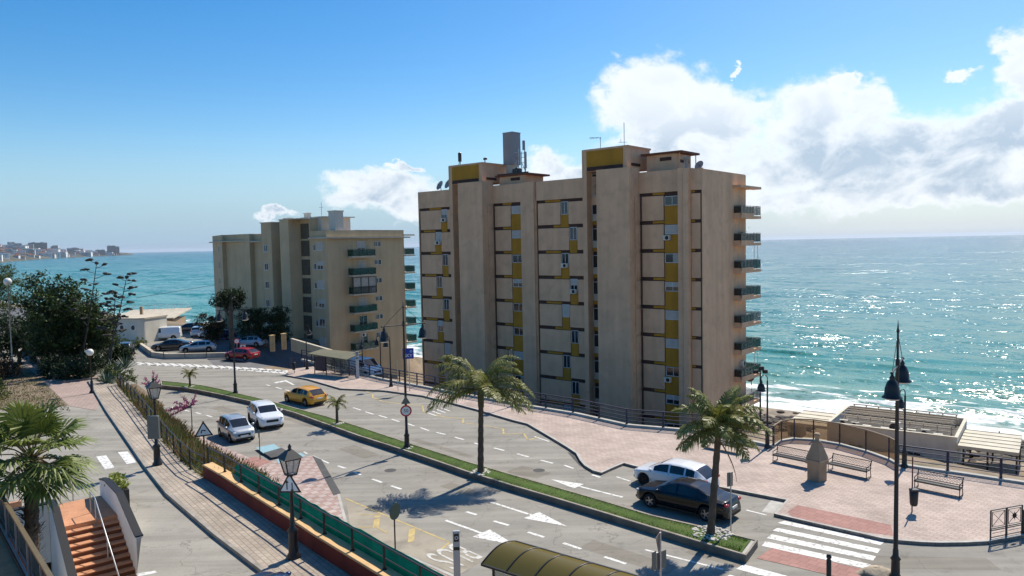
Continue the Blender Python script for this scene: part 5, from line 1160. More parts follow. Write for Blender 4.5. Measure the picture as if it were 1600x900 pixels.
def globe_lamp(label,loc,H,r,two=False):
    t=thing('globe_lamp',label,'street lamp',loc,0,'white globe lamps'); mb=MB(); mb.lathe([(.2,0),(.2,.1),(.12,.2),(.1,.9),(.05,1.0),(.045,H-2*r),(.1,H-2*r),(.1,H-2*r+.05)],(0,0,0),10); mb.build('pole',BLK if two else M['metal'],t)
    mb=MB(); mb.ball((0,0,H-r),r,16,0,12); mb.build('globe',mat('globe lamp glass',(.72,.69,.62),.25,.05,3),t); return t
c=G(144,614,ZU); globe_lamp('black post lamp with a white globe at the top of the upper pavement',(c.x,c.y,ZU),ZAT(545,c)-ZU,.27,True)
c=G(19,560,ZU+1); globe_lamp('slim post lamp with a white globe among the trees at the left edge',(c.x,c.y,ZU),ZAT(434,c)-ZU,.35)

# ---- railings
def railing(label,pts,h,step,nr,m,name='railing',post=.06,rail=.035,base=0,skip=0,grp=None,cat='railing',toprail=.06):
    t=thing(name,label,cat,(pts[0].x,pts[0].y,0),0,grp); o=Vector((pts[0].x,pts[0].y,0)); L=[0]
    for a,b in zip(pts,pts[1:]): L.append(L[-1]+(b-a).length)
    n=max(1,int(round(L[-1]/step)))
    def at(s):
        for i in range(len(pts)-1):
            if s<=L[i+1]+1e-6: return pts[i].lerp(pts[i+1],(s-L[i])/max(1e-9,L[i+1]-L[i]))
        return pts[-1]
    for i in range(n+1):
        p=at(L[-1]*i/n)-o; mb=MB(); mb.bar((p.x,p.y,p.z+base-.02),(p.x,p.y,p.z+base+h+.02),post*1.6,post); mb.box(p.x-post*1.3,p.y-post*1.3,p.z+base,p.x+post*1.3,p.y+post*1.3,p.z+base+.03); mb.build('post',m,t)
    for k in range(nr):
        mb=MB(); z=base+h*(k+1)/nr if nr>1 else base+h; r=toprail if k==nr-1 else rail
        q=[Vector((p.x-o.x,p.y-o.y,p.z+z)) for p in pts]
        for a,b in zip(q,q[1:]): mb.bar(a,b,r,r)
        mb.build('top_rail' if k==nr-1 else 'rail',m,t)
    return t
fz=lambda P,z,off=0: [Vector((p.x+Bx.x*off,p.y+Bx.y*off,z)) for p in P]
railing('navy steel railing along the promenade before the two apartment buildings',fz(FENCE,.29,.15),1.05,2.55,4,M['bluefence'],rail=.05,post=.07,toprail=.08)
railing('navy steel railing at the right edge of the plaza above the beach',fz(FENCE2,.25,.15),1.05,2.3,4,M['bluefence'],rail=.04,post=.07,toprail=.07)
# curved smoked glass railing
t=thing('glass_railing','curved smoked glass railing round the end of the plaza','railing',(0,0,0)); P=fz(CURVE,.24,.12)
for a,b in zip(P,P[1:]):
    d=(b-a).normalized(); n=Vector((-d.y,d.x,0)); mb=MB(); mb.obox(a+d*.03+Vector((0,0,.08)),d*((b-a).length-.06),n*.012,(0,0,1.12)); mb.build('glass_panel',M['brownglass'],t)
mb=MB()
for a,b in zip(P,P[1:]): mb.bar(a+Vector((0,0,1.25)),b+Vector((0,0,1.25)),.07,.07)
mb.build('top_rail',M['stone'],t)
for p in P: mb=MB(); mb.bar(p,p+Vector((0,0,1.22)),.06,.06); mb.build('post',M['bluefence'],t)
# upper street railing, in two runs
UFo=[p+Vector((.05,.05,.12)) for p in UF]; 
railing('dark railing along the bank at the top of the upper pavement',UFo,1.0,1.9,3,M['black'],rail=.03,toprail=.045,post=.05)
UWo=[p+Vector((.2,.17,.79)) for p in UW]
railing('dark railing standing on the red wall above the green netting',UWo,.75,2.05,2,M['black'],rail=.03,toprail=.045,post=.05)
wl=thing('retaining_wall','low dark red wall with an ochre coping along the upper pavement','wall',(0,0,0)); mb=MB(); cp=MB()
for a,b in zip(UW,UW[1:]):
    d=(b-a).normalized(); n=Vector((-d.y,d.x,0)); mb.obox(Vector((a.x,a.y,-.1)),b-a,n*.42,(0,0,ZU+.72+.1)); cp.obox(Vector((a.x,a.y,ZU+.722))-n*.03,(b-a),n*.48,(0,0,.07))
d=(UW[1]-UW[0]).normalized(); mb.build('wall',M['redwall'],wl); cp.build('coping',M['coping'],wl)
nt_=MB(); rr=random.Random(6); NW=[UW[0].lerp(UW[1],.9)]+UW[1:]; pv=[]
for a,b in zip(NW,NW[1:]):
    for i in range(10): pv.append(a.lerp(b,i/10))
pv.append(NW[-1]); d0=(UW[1]-UW[0]).normalized(); nn=Vector((-d0.y,d0.x,0)); vs=[]
for i,p in enumerate(pv):
    rise=min(1,.35+i/22)
    for k in range(5): z=ZU-1.35+ (1.35+1.36*rise)*k/4; o=nn*(.62+(.02*math.sin(i*.9+k)+.01*rr.uniform(-1,1)+.05*(4-k)/4)); vs.append((p.x+o.x,p.y+o.y,z+.015*math.sin(i*1.7)))
nt_.add(vs,[(i*5+k,(i+1)*5+k,(i+1)*5+k+1,i*5+k+1) for i in range(len(pv)-1) for k in range(4)],0,True)
o=nt_.build('green_netting',M['net']); sol=o.modifiers.new('s','SOLIDIFY'); sol.thickness=.012; tag(o,'green shade netting hung behind the red wall railing','netting')
# island railing behind the bus shelter
railing('dark railing at the back of the bus island',[G(452,575,.14),G(500,571,.14),G(556,590,.14)],1.0,1.6,4,M['bluefence'],rail=.035)
railing('low dark kerb railing of the car park',[G(235,557,.5),G(256,559,.5),G(356,557,.5)],.7,2.4,1,M['black'],post=.04,toprail=.04)
wallrun('car_park_wall',[G(215,541,0),G(238,558,0),G(262,561,0),G(362,559,0)],.55,.3,M['kerb'],0,M['creamlight'],'low pale wall round the car park corner')

# ---- signs
def post_mb(h,r=.03): mb=MB(); mb.tube((0,0,0),(0,0,h),r,r,8); return mb
def tri(mb,c,n,s,t,m,inv=False,z=0):
    n=Vector(n).normalized(); x=Vector((0,0,1)).cross(n).normalized(); y=n.cross(x); c=Vector(c); k=-1 if inv else 1
    P=[c+x*(-s/2)+y*(-s*.29*k),c+x*(s/2)+y*(-s*.29*k),c+y*(s*.577*k)]
    if inv: P=[P[1],P[0],P[2]]
    mb.add(P+[p+n*t for p in P],[(2,1,0),(3,4,5),(0,1,4,3),(1,2,5,4),(2,0,3,5)],m)
def towards(p,q=Vector((0,0,0))): d=Vector((q.x-p.x,q.y-p.y,0)).normalized(); return d
# bend warning on the lower bank
c=G(321,740,1.2); zt=ZAT(658,c); t=thing('warning_sign','triangular bend warning sign on a post above the dry bank','road sign',(c.x,c.y,.1)); n=towards(c)
mb=MB(); mb.tube((0,0,0),(0,0,zt-.1),.045,.045,8); mb.build('post',mat('rusty post',(.23,.12,.09),.8,.3,4),t)
mb=MB(); o=Vector((0,0,zt-.62))+n*.05; tri(mb,o,n,.95,.012,0); tri(mb,o+n*.013,n,.70,.004,1); mb.build('plate',[M['black'],M['signwhite']],t)
mb=MB(); x=Vector((0,0,1)).cross(n); mb.path([o+n*.02+x*-.12+Vector((0,0,-.1)),o+n*.02+x*-.08+Vector((0,0,.05)),o+n*.02+x*.1+Vector((0,0,.02))],.03,5); mb.build('symbol',M['black'],t)
# two way traffic triangle on the foreground lantern
t=thing('warning_sign','triangular two way traffic sign strapped to the foreground lantern lamp','road sign',(L2.x,L2.y,0)); n=towards(L2); n=(n+Vector((-.35,0,0))).normalized(); z=ZAT(757,L2)
mb=MB(); o=Vector((0,0,z))+n*.12; tri(mb,o,n,.82,.012,0); tri(mb,o+n*.013,n,.62,.004,1); mb.build('plate',[M['black'],M['signwhite']],t)
mb=MB(); x=Vector((0,0,1)).cross(n)
for s,up in ((-.09,1),(.09,-1)):
    b0=o+n*.02+x*s+Vector((0,0,-.13)); mb.bar(b0,b0+Vector((0,0,.24)),.035,.02); e=b0+Vector((0,0,.24 if up>0 else 0)); mb.add([e+x*-.06,e+x*.06,e+Vector((0,0,.09*up)),e+x*-.06+n*.01,e+x*.06+n*.01,e+Vector((0,0,.09*up))+n*.01],[(0,1,2),(3,4,5),(0,3,4,1),(1,4,5,2),(2,5,3,0)])
mb.build('arrows',M['black'],t); mb=MB(); mb.tube((0,0,z-.15),(n*.12)+Vector((0,0,z-.15)),.02); mb.build('bracket',M['black'],t)
def text(body,loc,n,size,m,name,par=None,ext=.004):
    cu=bpy.data.curves.new(name,'FONT'); cu.body=body; cu.size=size; cu.align_x='CENTER'; cu.align_y='CENTER'; cu.extrude=ext
    o=bpy.data.objects.new(name,cu); COL.objects.link(o); n=Vector(n).normalized(); x=Vector((0,0,1)).cross(n).normalized(); y=n.cross(x)
    mw=Matrix(((x.x,y.x,n.x,loc[0]),(x.y,y.y,n.y,loc[1]),(x.z,y.z,n.z,loc[2]),(0,0,0,1)))
    bpy.context.view_layer.update(); dg=bpy.context.evaluated_depsgraph_get(); me=bpy.data.meshes.new_from_object(o.evaluated_get(dg)); bpy.data.objects.remove(o)
    me.transform(mw); me.materials.clear(); me.materials.append(m); q=bpy.data.objects.new(name,me); COL.objects.link(q); q.parent=par; return q
# 50 sign on the median lamp
t=thing('speed_limit_sign','round 50 speed limit sign with a red rim on the median lamp','road sign',(LAMP1.x,LAMP1.y,0)); n=towards(LAMP1); z=ZAT(641,LAMP1)
mb=MB(); o=Vector((0,0,z))+n*.16; mb.disc(o,n,.36,.015,24,0); mb.disc(o+n*.016,n,.27,.004,24,1); mb.build('plate',[M['signred'],M['signwhite']],t); text('50',o+n*.023,n,.3,M['black'],'numerals',t)
mb=MB(); tri(mb,Vector((0,0,z+.62))+n*.16,n,.6,.012,0); mb.build('small_triangle',M['signback'],t)
# no entry and speed board in front of the car park
c=G(371,560,.1); t=thing('road_sign','white round road sign on a short post above the red car','road sign',(c.x,c.y,0)); z=ZAT(533,c); n=towards(c)
post_mb(z+.3,.03).build('post',M['metal'],t); mb=MB(); mb.disc(Vector((0,0,z))+n*.05,n,.33,.012,18,0); mb.disc(Vector((0,0,z))+n*.063,n,.25,.004,18,1); mb.bar(Vector((-.1,0,z))+n*.07,Vector((.1,0,z+.04))+n*.07,.08,.02,2); mb.build('plate',[M['signred'],M['signwhite'],M['black']],t)
c=G(380,553,.1); t=thing('road_sign','small square white sign behind the red car','road sign',(c.x,c.y,0)); z=ZAT(541,c); post_mb(z+.3,.03).build('post',M['metal'],t); mb=MB(); mb.box(-.34,-.06,z-.4,.34,-.04,z+.3); mb.box(-.1,-.066,z-.3,.1,-.061,z+.05,1); mb.box(-.34,-.066,z+.2,.34,-.061,z+.3,2); mb.build('plate',[M['signwhite'],M['black'],M['signred']],t)
# yield sign seen edge on, with panel backs below
c=Vector((5.05,25.5,.14)); t=thing('yield_sign','give way triangle and grey panel seen from behind at the bottom of the street','road sign',(c.x,c.y,.14)); zt=ZAT(832,c)-.14
mb=MB(); mb.tube((0,0,0),(0,0,zt),.035,.035,8); mb.build('post',M['metal'],t); n=Vector((-.90,.42,0)).normalized()
mb=MB(); tri(mb,Vector((0,0,zt-.30))+n*.05,n,.85,.010,2,True); tri(mb,Vector((0,0,zt-.30))+n*.0605,n,.85,.003,0,True); tri(mb,Vector((0,0,zt-.30))+n*.064,n,.5,.004,1,True); mb.build('triangle_plate',[M['signred'],M['signwhite'],M['signback']],t)
mb=MB(); n2=Vector((-.6,.8,0)).normalized(); x=Vector((0,0,1)).cross(n2); mb.obox(Vector((0,0,zt-1.35))+n2*.05-x*.36,x*.5,n2*.012,(0,0,.62)); mb.obox(Vector((0,0,zt-1.3))+n2*.05+x*.16,x*.22,n2*.012,(0,0,.66)); mb.build('panel',M['signback'],t)
# round sign seen from the side
c=G(618.5,889,.14); t=thing('road_sign','round road sign seen from behind on a post by the green netting','road sign',(c.x,c.y,.14)); zt=ZAT(785,c)-.14
post_mb(zt-.02,.03).build('post',M['black'],t); n=Vector((.55,.83,0)).normalized(); n=Vector((.86,-.5,0)); mb=MB(); mb.disc(Vector((0,0,zt-.36))+n*.04,n,.33,.014,22,0); mb.disc(Vector((0,0,zt-.36))+n*.03,n,.325,.009,22,1); mb.build('plate',[mat('sign back dark green',(.03,.06,.045),.5,.1,3),M['signback']],t)
# bus stop totems
def totem(label,loc,h,w,rz,grp='bus stop totems'):
    t=thing('bus_stop_totem',label,'bus stop',loc,rz,grp); mb=MB(); mb.bevbox(-w/2,-.06,0,w/2,.06,h,.015); mb.build('column',M['metal'] if False else mat('totem grey',(.42,.44,.45),.5,.06,2),t)
    mb=MB(); mb.box(-w*.36,-.066,h-.40,w*.36,-.0605,h-.1); mb.build('emblem',M['black'],t); mb=MB(); mb.ring((0,-.068,h-.25),(0,-1,0),w*.22,w*.06,14,4); mb.build('ring_symbol',M['signwhite'],t); mb=MB(); mb.box(-w*.45,-.066,h-.72,w*.45,-.0605,h-.6); mb.build('stripe',M['black'],t); return t
c=G(715,926,.14); totem('pale grey bus stop totem by the foreground shelter',(c.x,c.y,.14),ZAT(829,c)-.14,.25,R(8))
c=G(559,591,.14); totem('pale grey bus stop totem on the bus island',(c.x,c.y,.14),ZAT(549,c)-.14,.3,R(5))
# blue advertising panel and thin posts behind
c=G(636,611,.14); t=thing('advertising_sign','blue advertising panel on a post beside the promenade railing','sign',(c.x,c.y,.14)); zt=ZAT(544,c)-.14; zb=ZAT(560.5,c)-.14; n=towards(c)
mb=MB(); mb.tube((.25,0,0),(.25,0,zt),.04,.04,8); mb.build('post',M['metal'],t); x=Vector((0,0,1)).cross(n); mb=MB(); mb.obox(Vector((0.05,0,zb))+n*.06-x*.35,x*.98,n*.03,(0,0,zt-zb)); p_=mb.build('panel',M['signblue'],t); text('SKY',Vector((.2,0,zb+.28))+n*.092,n,.42,M['signwhite'],'lettering',t); mb=MB(); mb.disc(Vector((.45,0,zt-.28))+n*.09,n,.13,.004,14); mb.build('disc_symbol',mat('sign pale blue',(.15,.3,.6),.5,.05,3),t)
for u,v,vt,lab in ((622,611,563,'thin grey pole beside the blue advertising panel'),(1142,835,738,'thin grey sign post seen edge on beside the palm by the black sedan')):
    c=G(u,v,.14); t=thing('sign_post',lab,'post',(c.x,c.y,.14)); zt=ZAT(vt,c)-.14; post_mb(zt).build('post',M['metal'],t)
    if u>1000: mb=MB(); n=Vector((.93,.36,0)); mb.obox(Vector((-.03,0,zt-.62))-n*.15,n*.3,Vector((-.36,.93,0))*.015,(0,0,.62)); mb.build('plate',M['signback'],t)
c=G(406.5,718,.14); t=thing('sign_post','thin dark sign post in front of the silver car','post',(c.x-.0,c.y,.14)); zt=ZAT(672,c)-.14; post_mb(zt,.025).build('post',M['black'],t); mb=MB(); mb.obox((-.02,-.12,zt-.45),(.012,0,0),(0,.24,0),(0,0,.45)); mb.build('plate',M['signback'],t)
# litter bins
def bin_(label,u,v,vt,grp='litter bins on posts'):
    c=G(u,v,.14); t=thing('litter_bin',label,'litter bin',(c.x,c.y,.14),0,grp); zt=ZAT(vt,c)-.14; mb=MB(); mb.tube((0,0,0),(0,0,zt),.03,.03,8); mb.build('post',mat('dark red post',(.12,.03,.03),.6,.1,3) if u>1000 else BLK,t)
    mb=MB(); k=.36 if zt>1.6 else .3; mb.lathe([(.14,k),(.17,k+.1),(.2,k+.72),(.17,k+.74)],(0,-.14,0),12); mb.bevbox(-.18,-.36,k+.72,.18,.0,k+.80,.03); mb.build('bin',BLK,t)
bin_('black litter bin on a dark red post beside the right hand bench',1425,800,714); bin_('black litter bin on a post at the bus island',460,583,552)
c=G(1424,805,.14); 
# benches with pierced iron backs
def bench(label,p0,p1,z=.14,grp='ornate iron benches on the plaza'):
    a,b=G(*p0,z),G(*p1,z); L=(b-a).length; t=thing('bench',label,'bench',(a.x,a.y,z),facing(a,b),grp)
    mb=MB()
    for i in range(6): mb.box(0,.08+i*.075,.42,L,.14+i*.075,.45)
    mb.bar((0,.06,.40),(L,.06,.40),.04,.05); mb.build('seat',BLK,t)
    mb=MB(); y=.56
    mb.bar((0,y,.50),(L,y,.50),.035,.035); mb.bar((0,y+.1,.86),(L,y+.1,.86),.04,.04)
    n=int(L/.15)
    for i in range(n):
        for j in range(3): mb.ring(((i+.5)*L/n,y+.02+.033*j,.555+.12*j),(0,-1,.22),.058,.0085,8,3)
    mb.build('backrest',BLK,t)
    for x in (.04,L-.04):
        mb=MB(); mb.path([(x,.06,0),(x,.08,.42),(x,.04,.62),(x,.5,.66),(x,y+.12,.89)],.022,6); mb.path([(x,.62,0),(x,.52,.42),(x,y+.1,.88)],.022,6); mb.bar((x,.06,.05),(x,.62,.05),.03,.03); mb.build('leg',BLK,t)
    mb=MB(); mb.bar((0,.06,.06),(L,.06,.06),.03,.03); mb.build('stretcher',BLK,t)
    return t
bench('iron bench left of the sandstone monument',(1206,722),(1262,734)); bench('iron bench right of the sandstone monument',(1292,736),(1354,750)); bench('iron bench behind the dark red bin post at the right',(1427,764),(1500,779)); bench('iron bench half hidden behind the palm by the white hatchback',(1100,700),(1155,711))
# sandstone monument
c=G(1276.5,750,.14); t=thing('monument','small sandstone obelisk with a ball finial in the middle of the plaza','monument',(c.x,c.y,.14),R(35)); zt=ZAT(678,c)-.14
w=.36; mb=MB(); hh=zt*.36; mb.bevbox(-w,-w,0,w,w,hh,.03); mb.bevbox(-w*1.22,-w*1.22,hh+.002,w*1.22,w*1.22,hh+.28,.05); mb.build('pedestal',M['stone'],t)
k=w*1.15; z0=hh+.282; z1=zt*.80; mb=MB(); mb.add([(-k,-k,z0),(k,-k,z0),(k,k,z0),(-k,k,z0),(-k*.42,-k*.42,z1),(k*.42,-k*.42,z1),(k*.42,k*.42,z1),(-k*.42,k*.42,z1)],[(3,2,1,0),(4,5,6,7),(0,1,5,4),(1,2,6,5),(2,3,7,6),(3,0,4,7)]); mb.build('shaft',M['stone'],t)
mb=MB(); mb.lathe([(.2,z1),(.24,z1+.05),(.12,z1+.16),(.09,z1+.3),(.13,z1+.36),(.17,z1+.44),(.12,z1+.55),(.02,zt)],(0,0,0),12); mb.build('finial',M['stone'],t)
# decorative gate panels by the kerb
a,b=G(1547,843,.14),G(1597,833,.14); d=(b-a); Lg=d.length; t=thing('gate_panel','pair of black decorative railing panels with a sun motif at the right kerb','railing',(a.x,a.y,.14),facing(a,b)); H=ZAT(798,a)-.14
for i in range(2):
    x0,x1=i*Lg/2+.02,(i+1)*Lg/2-.02; mb=MB()
    for x in (x0,x1): mb.bar((x,0,0),(x,0,H),.045,.045)
    for z in (H,H*.36,H*.30,.08): mb.bar((x0,0,z),(x1,0,z),.035,.035)
    mb.bar((x0+.09,0,H*.42),(x0+.09,0,H*.93),.02,.02); mb.bar((x1-.09,0,H*.42),(x1-.09,0,H*.93),.02,.02); mb.bar((x0+.09,0,H*.93),(x1-.09,0,H*.93),.02,.02); mb.bar((x0+.09,0,H*.42),(x1-.09,0,H*.42),.02,.02)
    mb.bar((x0+.1,0,H*.44),(x1-.1,0,H*.92),.015,.015); mb.bar((x0+.1,0,H*.92),(x1-.1,0,H*.44),.015,.015)
    mb.box(x0+.12,-.012,.14,x1-.12,.012,H*.25) if False else mb.bar((x0+.1,0,H*.2),(x1-.1,0,H*.2),.02,.02)
    if i: mb.ring(((x0+x1)/2,0,H*.68),(0,-1,0),.09,.03,12,4); [mb.bar(((x0+x1)/2,0,H*.68),((x0+x1)/2+.17*math.cos(q*.785),0,H*.68+.17*math.sin(q*.785)),.02,.02) for q in range(8)]
    mb.build('panel',BLK,t)
railing('black railing continuing right of the sun motif panels',[b+Vector((.05,0,0)),b+(d.normalized()*4)],1.0,1.5,3,M['black'])
# bollard and rock at the crossing island
c=G(1295,905,.01); t=MB(); t.lathe([(.09,0),(.09,.75),(.06,.8),(.095,.84),(.095,.92),(.05,.98)],(0,0,0),12); o=t.build('bollard',BLK); o.location=c; tag(o,'black bollard on the red paving of the crossing island','bollard')
c=G(1372,897,.01); mb=MB(); rr=random.Random(17); vs=[];K=14
for i in range(7):
    th=math.pi/2*i/6; 
    for k in range(K): a=6.283*k/K; r=(1+.16*math.sin(3*a+i)+.1*rr.uniform(-1,1)); vs.append((.75*r*math.cos(a)*math.cos(th),.45*r*math.sin(a)*math.cos(th),.26*math.sin(th)*(1+.1*rr.uniform(-1,1))))
mb.add(vs,[(i*K+k,i*K+(k+1)%K,(i+1)*K+(k+1)%K,(i+1)*K+k) for i in range(6) for k in range(K)],0,True); o=mb.build('boulder',mat('pale boulder',(.36,.30,.22),.95,.35,2.5,bump=1,bscale=9)); o.location=c; tag(o,'pale rough boulder at the bottom of the crossing island','rock')
# foreground bus shelter with an olive barrel roof
Z1=2.35; A0=G(752,883,Z1); A1=G(805,853,Z1+.25); dirv=(G(955,899,Z1+.2)-A1).normalized(); 
t=thing('bus_shelter','bus shelter with an olive translucent barrel roof at the bottom edge','bus shelter',(A0.x,A0.y,.14),math.atan2(dirv.y,dirv.x)); ca,sa=dirv.x,dirv.y
wv2=A1-A0; wx_=wv2.x*ca+wv2.y*sa; wy_=-wv2.x*sa+wv2.y*ca; h0,h1=Z1-.14,Z1+.11; LS=5.2
def prof(s): return (wx_*s, wy_*s, lerp(h0,h1,s)+.30*math.sin(math.pi*min(1,s*.85)))
mb=MB(); N=12; vs=[]
for L_ in (0,LS):
    for i in range(N+1): p=prof(i/N); vs.append((p[0]+L_,p[1],p[2]))
vs+= [(x,y,z+.03) for x,y,z in vs]; q=N+1
fs=[(i,i+1,q+i+1,q+i) for i in range(N)]+[(2*q+i,3*q+i,3*q+i+1,2*q+i+1) for i in range(N)]
mb.add(vs,fs,0,True); mb.build('roof',M['olive'],t)
mb=MB()
for k in range(6):
    L_=k*LS/5; P=[(prof(i/N)[0]+L_,prof(i/N)[1],prof(i/N)[2]+.035) for i in range(N+1)]; mb.path(P,.028,5)
for s in (0,1): p=prof(s); mb.bar((p[0],p[1],p[2]+.02),(p[0]+LS,p[1],p[2]+.02),.06,.07)
mb.build('roof_frame',M['darkframe'],t)
for x in (.3,LS-.3): mb=MB(); mb.tube((x+.1,.15,0),(x+.1,.15,h0+.1),.05); mb.build('post',M['darkframe'],t)
mb=MB(); mb.box(.5,.1,.3,LS-.5,.12,2.1); mb.build('back_panel',M['clearglass'],t); mb=MB(); mb.box(.8,.3,.42,LS-.9,.7,.46); mb.build('seat',M['metal'],t)
# island bus shelter
a,b=G(492,584,.14),G(533,588,.14); rz=facing(a,b); L_=(b-a).length; t=thing('bus_shelter','bus shelter with a dark poster panel and flat roof on the bus island','bus shelter',(a.x,a.y,.14),rz); h=ZAT(553,a)-.14
for x in (0,L_*.45,L_): 
    for y in (0,1.2): mb=MB(); mb.tube((x,y,0),(x,y,h),.05); mb.build('post',M['darkframe'],t)
mb=MB(); mb.add([(-.5,-.4,h),(L_+1.4,-.6,h-.25),(L_+1.4,1.7,h+.1),(-.5,1.7,h+.2),(-.5,-.4,h+.08),(L_+1.4,-.6,h-.17),(L_+1.4,1.7,h+.18),(-.5,1.7,h+.28)],[(3,2,1,0),(4,5,6,7),(0,1,5,4),(1,2,6,5),(2,3,7,6),(3,0,4,7)]); mb.build('roof',mat('shelter roof',(.16,.15,.09),.6,.1,2),t)
mb=MB(); mb.box(.1,-.02,.35,L_*.42,.08,h-.25); mb.build('poster_panel',mat('dark poster',(.02,.02,.05),.3,.4,3),t); mb=MB(); mb.box(L_*.48,.9,.42,L_*.95,1.2,.47); mb.build('seat',M['metal'],t); mb=MB(); mb.box(.1,1.18,.2,L_-.1,1.2,h-.3); mb.build('back_panel',M['clearglass'],t)
# beach walker
c=G(1561,693,-16.2); t=thing('person','person in dark clothes walking on the beach sand','person',(c.x,c.y,-16.25),R(200))
def limb(mb,pts,r): mb.path(pts,r,8)
me=bpy.data.meshes.new('body'); V=[(0,0,.92),(0,0,1.12),(0,0,1.36),(0,0,1.48),(0,0.02,1.60),(0,.03,1.72),(.18,0,1.38),(.24,-.05,1.12),(.22,.08,.9),(-.18,0,1.38),(-.24,.05,1.12),(-.22,.2,.92),(.09,0,.88),(.11,.13,.48),(.11,-.02,.08),(.11,.16,.03),(-.09,0,.88),(-.11,-.05,.48),(-.11,-.28,.12),(-.11,-.14,.05)]
Ed=[(0,1),(1,2),(2,3),(3,4),(4,5),(2,6),(6,7),(7,8),(2,9),(9,10),(10,11),(0,12),(12,13),(13,14),(14,15),(0,16),(16,17),(17,18),(18,19)]
me.from_pydata(V,Ed,[]); o=bpy.data.objects.new('body',me); COL.objects.link(o); o.parent=t; sk=o.modifiers.new('k','SKIN'); rad=[.14,.13,.16,.06,.09,.08,.07,.05,.035,.07,.05,.035,.095,.065,.04,.035,.095,.065,.04,.035]
for i,v in enumerate(me.skin_vertices[0].data): v.radius=(rad[i],rad[i]*.85); v.use_root=(i==0)
sb=o.modifiers.new('s','SUBSURF'); sb.levels=sb.render_levels=2
me.materials.append(mat('dark clothing',(.03,.03,.04),.9,.2,5))
mb=MB(); mb.ball((0,.01,1.70),.105,10,0,8,(1,1,1.05)); mb.build('hair',mat('dark hair',(.03,.02,.015),.7,.2,8),t)
# ================================================================ VEHICLES
def wheel_tpl(r,w):
    ty=MB(); prof=[(r*.62,-w/2),(r*.93,-w/2),(r,-w*.36),(r,w*.36),(r*.93,w/2),(r*.62,w/2)]
    n=22; vs=[]
    for (q,y) in prof:
        for k in range(n): a=6.2832*k/n; vs.append((q*math.cos(a),y,q*math.sin(a)))
    ty.add(vs,[(i*n+k,(i+1)*n+k,(i+1)*n+(k+1)%n,i*n+(k+1)%n) for i in range(5) for k in range(n)],0,True)
    rm=MB(); rm.disc((0,-w*.18,0),(0,1,0),r*.63,w*.36,n,1); 
    for s in (-1,1):
        rm.ring((0,s*w*.42,0),(0,1,0),r*.62,r*.035,n,4,0)
        for k in range(5):
            a=6.2832*k/5; d=Vector((math.cos(a),0,math.sin(a))); x=Vector((-d.z,0,d.x)); rm.obox(d*r*.1-x*r*.07+Vector((0,s*w*.2 if s>0 else -w*.42,0)),d*r*.5,Vector((0,w*.22,0)),x*r*.14,0)
        rm.disc((0,s*w*.3,0),(0,s,0),r*.14,w*.12,10,0)
    return ty,rm
